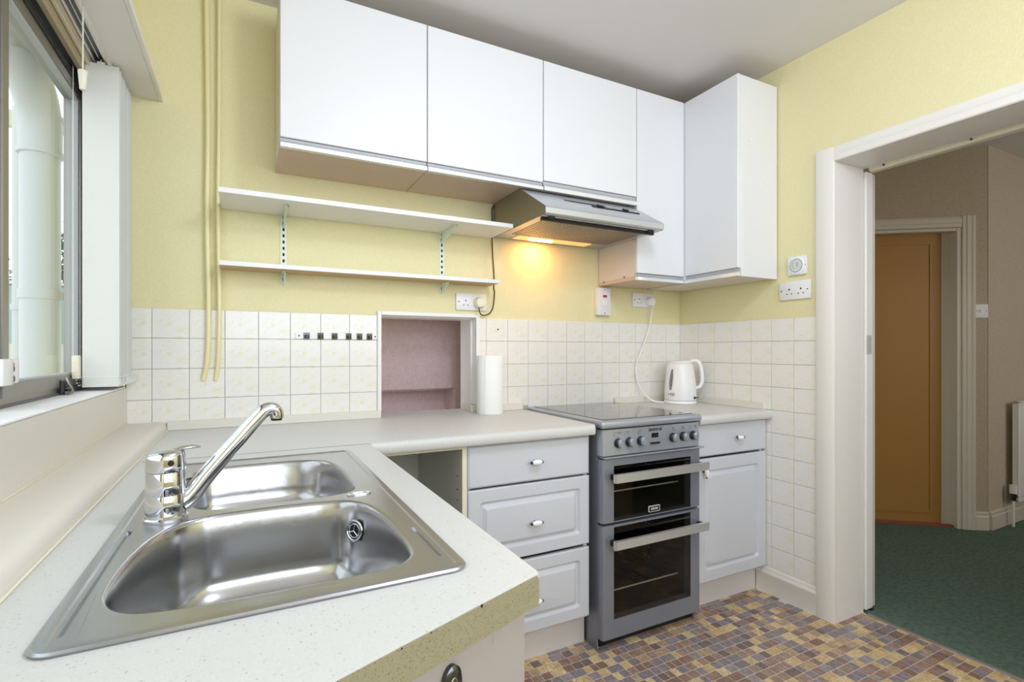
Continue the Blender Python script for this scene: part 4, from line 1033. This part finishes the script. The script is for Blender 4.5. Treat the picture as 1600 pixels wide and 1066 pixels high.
# --- hook rail
hk = thing('hook_rail', (.674, -.008, 1.165), 'white adhesive strip with six small metal hooks on the tiles', 'hook rail')
obj('backing_strip', bx(.521, .828, -.0115, -.0083, 1.1655, 1.1895, .001), 'plastic', hk)
for x in (.561, .611, .663, .716, .758, .797):
    p = obj('hook', bx(x - .011, x + .011, -.0145, -.0117, 1.164, 1.189, .001), 'hookmetal' if x > .58 else 'dark_chrome', hk)
    b = B(); tube(b, [(x, -.0145, 1.180), (x, -.020, 1.176), (x, -.024, 1.170), (x, -.024, 1.176), (x, -.022, 1.182)], .0022, 6); obj('hook_arm', b, 'hookmetal' if x > .58 else 'dark_chrome', p, smooth=True)
    obj('hook_ridge', bx(x - .011, x + .011, -.0158, -.0146, 1.1835, 1.1855), 'alu_dark', p)
    obj('hook_black_square', bx(x - .009, x + .009, -.0152, -.0146, 1.167, 1.180), 'black', p)  # flat black square on the hook face
obj('screw', cyl(cyl(B(), (.534, -.0117, 1.177), (.534, -.0127, 1.177), .003, n=10), (.820, -.0117, 1.177), (.820, -.0127, 1.177), .003, n=10), 'hole', hk)
tag(obj('wall_plug_hole', rings(B(), [(Vector((1.375, -.0083, 1.217)), .004), (Vector((1.375, -.0098, 1.217)), .0035)], 10), 'print_grey'), 'small grey wall plug in the tile right of the hatch', 'wall plug')

# --- painted pipes in the corner
for (xs, r, zb, lab) in (((.232, .237, .2345, .239, .236, .222), .0085, 1.018, 'thicker left one of two yellow painted pipes down the corner wall'), ((.272, .271, .268, .272, .269, .260), .0070, 1.016, 'thinner right one of two yellow painted pipes down the corner wall')):
    b = B(); zs = (2.402, 1.95, 1.60, 1.30, 1.10, zb)
    tube(b, [(x, -.019 if i < 5 else -.010, z) for i, (x, z) in enumerate(zip(xs, zs))], r, 14)
    tag(obj('wall_pipe', b, mat('yellow_pipe_paint', (234, 224, 172), 0.3), smooth=True), lab, 'pipe')

# --- kitchen roll
rollc = (1.297, -.088, WT + .0005)
kr = thing('kitchen_roll', rollc, 'white kitchen paper roll standing on the worktop beside the hatch', 'kitchen roll')
obj('paper', lathe(B(), rollc, [(.020, .0), (.056, .0), (.0575, .002), (.0575, .249), (.056, .251), (.021, .251), (.020, .245)], 40), 'paper', kr, smooth=True)
obj('loose_sheet', tube(B(), [(rollc[0] - .040, rollc[1] - .0425, WT + .002), (rollc[0] - .040, rollc[1] - .0425, WT + .249)], .002, 6, sub=1), 'paper', kr)

# --- kettle
kc = Vector((2.357, -.150, WT + .0005)); kt = thing('kettle', tuple(kc), 'white plastic jug kettle on its base on the right worktop', 'kettle')
hdv = Vector((.86, -.50, 0)).normalized()
obj('power_base', lathe(B(), kc, [(.078, 0), (.081, .003), (.081, .012), (.077, .017)], 40), 'plastic', kt, smooth=True)
obj('base_gap', lathe(B(), kc + Vector((0, 0, .017)), [(.074, 0), (.074, .002)], 32), 'alu_dark', kt)
b = B(); lathe(b, kc + Vector((0, 0, .019)), [(.078, 0), (.080, .004), (.0792, .05), (.0755, .10), (.0690, .150), (.0625, .180), (.0575, .189), (.054, .191)], 48)
for v in b.verts:
    rel = v.co - kc; h = rel.z
    if h > .15:
        s = -Vector((rel.x, rel.y, 0)).dot(hdv)
        if s > .045: v.co -= hdv * (s - .045) * .35 * (h - .15) / .06
obj('kettle_body', b, 'plastic', kt, smooth=True, angle=60)
b = B(); lathe(b, kc + Vector((0, 0, .210)), [(.0565, 0), (.056, .006), (.050, .011), (.030, .014), (.001, .0145)], 40); obj('lid', b, 'plastic', kt, smooth=True)
b = B(); hp_ = [(.046, .213), (.066, .221), (.090, .216), (.104, .190), (.110, .150), (.110, .112), (.098, .086), (.074, .080)]
tube(b, [kc + hdv * u + Vector((0, 0, z)) for u, z in hp_], [.010, .012, .0125, .0125, .012, .012, .011, .010], 14, squash=(1.0, .85)); obj('handle', b, 'plastic', kt, smooth=True)
# water window, logo, switch on the camera-facing flank
vd = (Vector((.356, -2.11, 0)) - Vector((kc.x, kc.y, 0))).normalized(); lf = Vector((vd.y, -vd.x, 0))
def flank(ang, h, off=.0):
    """point on kettle side; ang measured from the camera direction, + to the right in the picture"""
    d = vd * math.cos(ang) - lf * math.sin(ang) if False else vd * math.cos(ang) + Vector((-vd.y, vd.x, 0)) * math.sin(ang)
    rr = [(0, .0800), (.05, .0795), (.10, .0758), (.150, .0693), (.180, .0635)]
    hh = h - .019; r = rr[-1][1]
    for (h0, r0), (h1, r1) in zip(rr, rr[1:]):
        if h0 <= hh <= h1: r = r0 + (r1 - r0) * (hh - h0) / (h1 - h0); break
    return kc + d * (r + off) + Vector((0, 0, h))
b = B(); L1 = []; NS = 14
for i in range(NS + 1):
    h = .072 + (.178 - .072) * i / NS; ww = .13 * math.sin(PI * min(max(i / NS, .06), .94)) ** .35
    L1.append([b.verts.new(flank(-.62 + s * ww + .004 * (i - 7), h, .0014)) for s in (-1, -.5, 0, .5, 1)])
for i in range(NS):
    for j in range(4): b.faces.new((L1[i][j], L1[i][j + 1], L1[i + 1][j + 1], L1[i + 1][j]))
gx = obj('water_gauge', b, 'gauge', kt, smooth=True)
b = B()
for h in (.078, .098, .118, .138):
    p = flank(-.60, h, .0018); cyl(b, p, p + (p - kc).normalized() * .001, .0028, n=8)
obj('level_mark', b, 'print_grey', kt)
text_mesh('kettle_lettering', 'Russell\nHobbs', .0085, lambda u, v, d: flank(-.50 + u / .079, .050 + v, .0006 + d), 'print_grey', kt, extrude=.0002, bold=.0001)
b = B(); p = flank(-.76, .050, .0006); cyl(b, p, p + (p - kc).normalized() * .0008, .004, n=14); obj('brand_dot', b, 'print_grey', kt)
sp_ = flank(1.02, .034, .0); b = B(); box(b, sp_.x - .006, sp_.x + .006, sp_.y - .006, sp_.y + .006, sp_.z - .006, sp_.z + .004, .002); obj('power_switch', b, 'black', kt)
obj('switch_lever', tube(B(), [sp_, sp_ + hdv * .012 + Vector((0, 0, .001)), sp_ + hdv * .020], .0022, 6), 'black', kt)

# --- vertical blind bunched at the right end, headrail, cord, pelmet
bl = thing('vertical_blind', (-.023, -.12, 1.012), 'cream vertical blind with its vanes drawn together beside the window', 'blind')
for i in range(15):
    y = -.212 + i * .0138; o1 = R.uniform(-.0015, .0015) if i else 0; zt = 1.966 - (.004 * (i % 2) if i else 0)
    th_ = R.uniform(-.05, .05) if i else 0
    b = B()
    hw_ = .0435; cx_ = -.0235 + o1
    def q_(u): return (cx_ + u, y + u * th_)
    pts = []
    for u in (-hw_, -hw_ * .5, 0, hw_ * .5, hw_): pts.append(q_(u))
    f_ = [(x, yy + .0022 * math.sin(j * PI / 4)) for j, (x, yy) in enumerate(pts)]
    prism(b, [(x, yy, 1.013) for x, yy in f_] + [(x, yy + .0009, 1.013) for x, yy in f_[::-1]], (0, 0, zt - 1.013))
    vn = obj('vane', b, 'vane', bl, smooth=True, angle=50)
    b = B(); box(b, cx_ - .0415, cx_ + .0415, y - .0014, y + .0026, 1.0132, 1.045, .001); obj('weight_pocket', b, 'vane', vn)
    b = B(); cyl(b, (cx_, y, zt), (cx_, y, 1.978), .0014, n=6); box(b, cx_ - .009, cx_ + .009, y - .001, y + .002, zt - .001, zt + .005); obj('vane_hook', b, 'plastic', vn)
b = B()
for x_ in (-.030 - .040, -.0235 + .050):
    for i in range(8):
        for k in range(9):
            a = 2 * PI * k / 9
            c = Vector((x_ + .010 * math.cos(a) * 1.2 + R.uniform(-.002, .002), -.203 + i * .026 + R.uniform(-.004, .004), 1.030 + .013 * math.sin(a)))
            bmesh.ops.create_icosphere(b, subdivisions=1, radius=.0026, matrix=Matrix.Translation(c))
bc = obj('bead_chain', b, 'bead', bl, smooth=True); bc['kind'] = 'stuff'
hr = obj('headrail', box(box(B(), -.047, -.042, WY1, -.035, 1.980, 2.008), -.018, -.013, WY1, -.035, 1.980, 2.008), 'plastic', bl)
obj('rail_channel', bx(-.0418, -.0182, WY1, -.035, 1.986, 2.006), 'alu_dark', hr)
obj('rail_web', bx(-.031, -.029, WY1, -.035, 1.982, 1.9858), 'plastic', hr)
obj('wand_truck', bx(-.036, -.024, -.214, -.190, 1.976, 1.979), 'black', hr)
cp_ = thing('blind_cord', (-.001, -.50, 1.76), 'white twisted pull cord with tapered cream plastic acorn', 'blind cord')
b = B(); tube(b, [(-.0015, -.50, 1.809), (-.0015, -.50, 2.011)], .0018, 8, sub=1); obj('cord', b, 'cord', cp_, smooth=True)
obj('acorn', lathe(B(), (-.0015, -.50, 1.764), [(.0060, 0), (.0068, .002), (.0100, .044), (.0098, .047), (.003, .048)], 24), 'cream_plastic', cp_, smooth=True)
wt_ = thing('cord_weight', (-.075, -.16, 1.05), 'cream plastic cord tensioner hanging beside the blind at the window frame', 'cord weight')
obj('weight_body', bx(-.082, -.066, -.254, -.226, 1.040, 1.107, .003, 2), 'cream_plastic', wt_, smooth=True)
obj('weight_seam', box(box(B(), -.0795, -.0685, -.2548, -.2542, 1.058, 1.0592), -.078, -.072, -.2548, -.2542, 1.085, 1.0862), 'timber', wt_)
obj('weight_cord', tube(B(), [(-.080, -.245, 1.107), (-.080, -.245, 1.932)], .0008, 6, sub=1), 'bead', wt_)
pe = thing('pelmet', (.05, -1.0, 1.973), 'white painted pelmet board running over the window with a light front lip', 'pelmet')
obj('board', bx(.0005, .0915, -2.0, -.002, 1.9735, 1.986), 'gloss', pe)
obj('front_lip', bx(.092, .104, -2.0, -.002, 1.9725, 1.990, .001), 'gloss', pe)
# small white box with fittings at the left edge of the sash
sbx = thing('plastic_box', (-.085, -.70, 1.0), 'white plastic box with a red and black fitting at the left edge of the window', 'sensor box')
obj('housing', bx(-.0830, -.066, -.760, -.708, 1.050, 1.104, .003, 2), 'plastic', sbx, smooth=True)
obj('housing', bx(-.0830, -.074, -.684, -.652, 1.052, 1.102, .003, 2), 'plastic', sbx, smooth=True)
obj('red_cap', cyl(B(), (-.074, -.696, 1.092), (-.070, -.696, 1.092), .004, n=12), 'red', sbx, label='small red cap')
obj('black_cap', cyl(cyl(B(), (-.074, -.696, 1.083), (-.070, -.696, 1.083), .006, n=12), (-.074, -.696, 1.062), (-.070, -.696, 1.062), .007, n=12), 'black', sbx, label='two black caps')
obj('bridge_piece', bx(-.083, -.0745, -.707, -.685, 1.055, 1.098), 'plastic', sbx)

# --- hallway things
ra = thing('radiator', (5.15, -.70, .155), 'white panel radiator with vertical flutes in the hallway', 'radiator')
x0, x1 = 4.703, 5.60; pts = []
n_f = 26; pz = (x1 - x0 - .02) / n_f
b = B(); top = []; bot = []
xs = [x0]; ds = [0.0]
for i in range(n_f):
    a = x0 + .01 + pz * i; xs += [a + pz * .12, a + pz * .26, a + pz * .74, a + pz * .88]; ds += [0, .010, .010, 0]
xs.append(x1); ds.append(0)
for z, k in ((.158, 0), (.185, 0), (.20, 1), (.755, 1), (.770, 0), (.792, 0)):
    top.append([b.verts.new((x, -.704 - d * k, z)) for x, d in zip(xs, ds)])
for r0, r1 in zip(top, top[1:]):
    for i in range(len(xs) - 1): b.faces.new((r0[i], r0[i + 1], r1[i + 1], r1[i]))
rp = obj('front_panel', b, 'radiator', ra, smooth=True, angle=30)
obj('back_panel', bx(x0 + .004, x1, -.702, -.672, .165, .780, .003), 'radiator', ra)
obj('top_grille', bx(x0 - .003, x1, -.720, -.696, .7925, .800, .002), 'radiator', ra)
rv = obj('thermostatic_valve', cyl(B(), (4.672, -.690, .215), (4.672, -.690, .268), .020, n=20), 'plastic', ra, smooth=True, label='white thermostatic valve head')
obj('valve_body', cyl(tube(B(), [(4.672, -.690, .19), (4.705, -.690, .19)], .010, 12, sub=1), (4.672, -.690, .170), (4.672, -.690, .214), .013, n=16), 'dark_chrome', ra, smooth=True)
obj('pipe_tail', cyl(B(), (4.672, -.690, .170), (4.672, -.690, .0045), .0075, n=12), 'radiator', ra, smooth=True)
ls = thing('fused_switch', tuple(hp(.04, 0, 1.33)), 'white hallway wall switch plate right of the brown door', 'switch')
obj('face_plate', hbox(.010, .080, .0005, .010, 1.325, 1.408), 'socket', ls)
obj('rocker', hbox(.036, .054, .0102, .015, 1.358, 1.374), 'plastic', ls)
obj('screw', hbox(.068, .072, .0102, .0112, 1.364, 1.368, hbox(.018, .022, .0102, .0112, 1.364, 1.368)), 'hole', ls)

# --- outside the window
struct(obj('ground', bx(-9, -.14, -5, 12, -.3, -.2), 'ground', origin=(-4, 3, -.2)))
sp2 = thing('soil_pipe', (-.25, .12, -.2), 'thick white plastic soil pipe with an elbow outside the window', 'drain pipe')
b = B(); tube(b, [(-.25, .12, -.2), (-.25, .12, 1.0), (-.25, .12, 1.78)], .052, 28, sub=1); obj('pipe', b, 'pvc', sp2, smooth=True)
b = B(); tube(b, [(-.25, .12, 1.78), (-.25, .118, 1.86), (-.25, .09, 1.925), (-.25, .03, 1.975), (-.25, -.08, 2.03), (-.25, -.5, 2.22)], [.056, .057, .057, .057, .056, .056], 28); obj('elbow', b, 'pvc', sp2, smooth=True)
for z in (1.765, 1.885): obj('collar', lathe(B(), (-.25, .12, z), [(.054, 0), (.060, .002), (.060, .018), (.054, .02)], 28), 'pvc', sp2, smooth=True)
obj('bracket', box(lathe(B(), (-.25, .12, 1.29), [(.053, 0), (.0565, .001), (.0565, .032), (.053, .033)], 28), -.25, -.142, .155, .175, 1.293, 1.32), 'pvc', sp2, smooth=True)
wp = thing('waste_pipe', (-.389, .417, -.2), 'slimmer white waste pipe beside the thick soil pipe outside', 'drain pipe')
obj('pipe', tube(B(), [(-.389, .417, -.2), (-.389, .417, 1.0), (-.389, .417, 2.02)], .021, 16, sub=1), 'pvc', wp, smooth=True)
obj('clip', lathe(B(), (-.389, .417, 1.27), [(.023, 0), (.026, .001), (.026, .022), (.023, .023)], 20), 'pvc', wp)
tag(obj('overhead_beam', bx(-1.5, -.16, .62, .66, 2.02, 2.08), 'outwall'), 'pale horizontal beam crossing behind the soil pipe outside', 'beam')
fn = thing('garden_fence', (-1.8, 5.0, .9), 'pale sage painted board fence across the garden outside the window', 'fence')
x = -3.6
while x < -.5:
    obj('board', bx(x, x + .118, 5.0, 5.02, .9, 1.80 + R.uniform(-.006, .006), .004), 'fence', fn); x += .124
obj('cap_rail', bx(-3.6, -.5, 4.98, 5.04, 1.812, 1.845, .004), 'pvc', fn)
struct(obj('wall_garden', bx(-3.7, -.4, 4.96, 5.1, -.2, 1.19), 'outwall'))
def foliage(name, c, rx, ry, rz, n, s, m, label, cat, trunk=None):
    t = thing(name, (c[0], c[1], -.2), label, cat)
    vs, fs = [], []
    for i in range(n):
        while True:
            p = Vector((R.uniform(-1, 1), R.uniform(-1, 1), R.uniform(-1, 1)))
            if .35 < p.length < 1: break
        if m == 'leaf': p.x *= (1.05 - .5 * (p.z * .5 + .5)); p.y *= (1.05 - .5 * (p.z * .5 + .5))
        p = Vector((c[0] + p.x * rx, c[1] + p.y * ry, c[2] + p.z * rz))
        a = Vector((R.gauss(0, 1), R.gauss(0, 1), R.gauss(0, 1))).normalized(); bb = a.orthogonal().normalized()
        i0 = len(vs); vs += [tuple(p - a * s), tuple(p + bb * s * .4), tuple(p + a * s), tuple(p - bb * s * .4)]; fs.append((i0, i0 + 1, i0 + 2, i0 + 3))
    me = bpy.data.meshes.new('foliage'); o0 = Vector(t.location); me.from_pydata([tuple(Vector(v) - o0) for v in vs], [], fs); me.materials.append(M[m])
    f = link('foliage', me, t); f['kind'] = 'stuff'
    b = B(); tube(b, [(c[0], c[1], -.2), (c[0] + .03, c[1], c[2] - rz * .3), (c[0], c[1], c[2] + rz * .8)], [.08, .06, .02], 8); obj('trunk', b, 'twig', t, smooth=True)
    b = B()
    for i in range(16):
        z = c[2] + rz * R.uniform(-.7, .8); a = R.uniform(0, 6.28); tube(b, [(c[0], c[1], z), (c[0] + math.cos(a) * rx * .6, c[1] + math.sin(a) * ry * .6, z + .3)], [.02, .006], 5, sub=1)
    obj('branches', b, 'twig', t)
    return t
foliage('conifer', (-1.15, 6.6, 2.35), .95, .7, 1.15, 5200, .05, 'leaf', 'tall green conifer seen through the window right of the soil pipe', 'tree')
foliage('hedge', (-1.2, 5.7, 1.75), .9, .3, .45, 3500, .035, 'brown_hedge', 'brownish hedge showing just above the sage fence', 'hedge')
foliage('shrub', (-3.3, 7.4, 2.2), .8, .7, .9, 700, .05, 'twig', 'sparse pale shrub at the far left of the window view', 'shrub')

# ------------------------------------------------------------------ one piece, one object: split the small fittings that were drawn together
def split(o):
    bm = B(); bm.from_mesh(o.data); bm.verts.ensure_lookup_table(); seen = set(); isl = []
    for v in bm.verts:
        if v.index in seen: continue
        st = [v]; grp = []
        seen.add(v.index)
        while st:
            q = st.pop(); grp.append(q.index)
            for e in q.link_edges:
                w_ = e.other_vert(q)
                if w_.index not in seen: seen.add(w_.index); st.append(w_)
        isl.append(set(grp))
    bm.free()
    if len(isl) < 2: return
    src = o.data
    for k, g in enumerate(isl):
        b2 = B(); b2.from_mesh(src); bmesh.ops.delete(b2, geom=[v for v in b2.verts if v.index not in g], context='VERTS')
        me = bpy.data.meshes.new(src.name); b2.to_mesh(me); b2.free()
        for m_ in src.materials: me.materials.append(m_)
        if k == 0: o.data = me
        else:
            c = o.copy(); c.data = me; C.objects.link(c)
SPLIT = {'tip', 'screw', 'edge_chip', 'handle_mount', 'hinge_clip', 'black_cap', 'rocker_switch', 'cam_cap', 'clock_button', 'pull_frame', 'lens_frame', 'hook_rail_screw'}
STUFF = {'panel_markings', 'button_marking', 'pin_slots', 'filter_rivet', 'vent_slots', 'level_mark', 'display_digit', 'runner_rivet', 'shelf_peg_hole', 'branches'}
bpy.context.view_layer.update()
for o in list(sc.objects):
    if o.type != 'MESH': continue
    n = o.name.split('.')[0]
    if n in SPLIT: split(o)
    elif n in STUFF: o['kind'] = 'stuff'
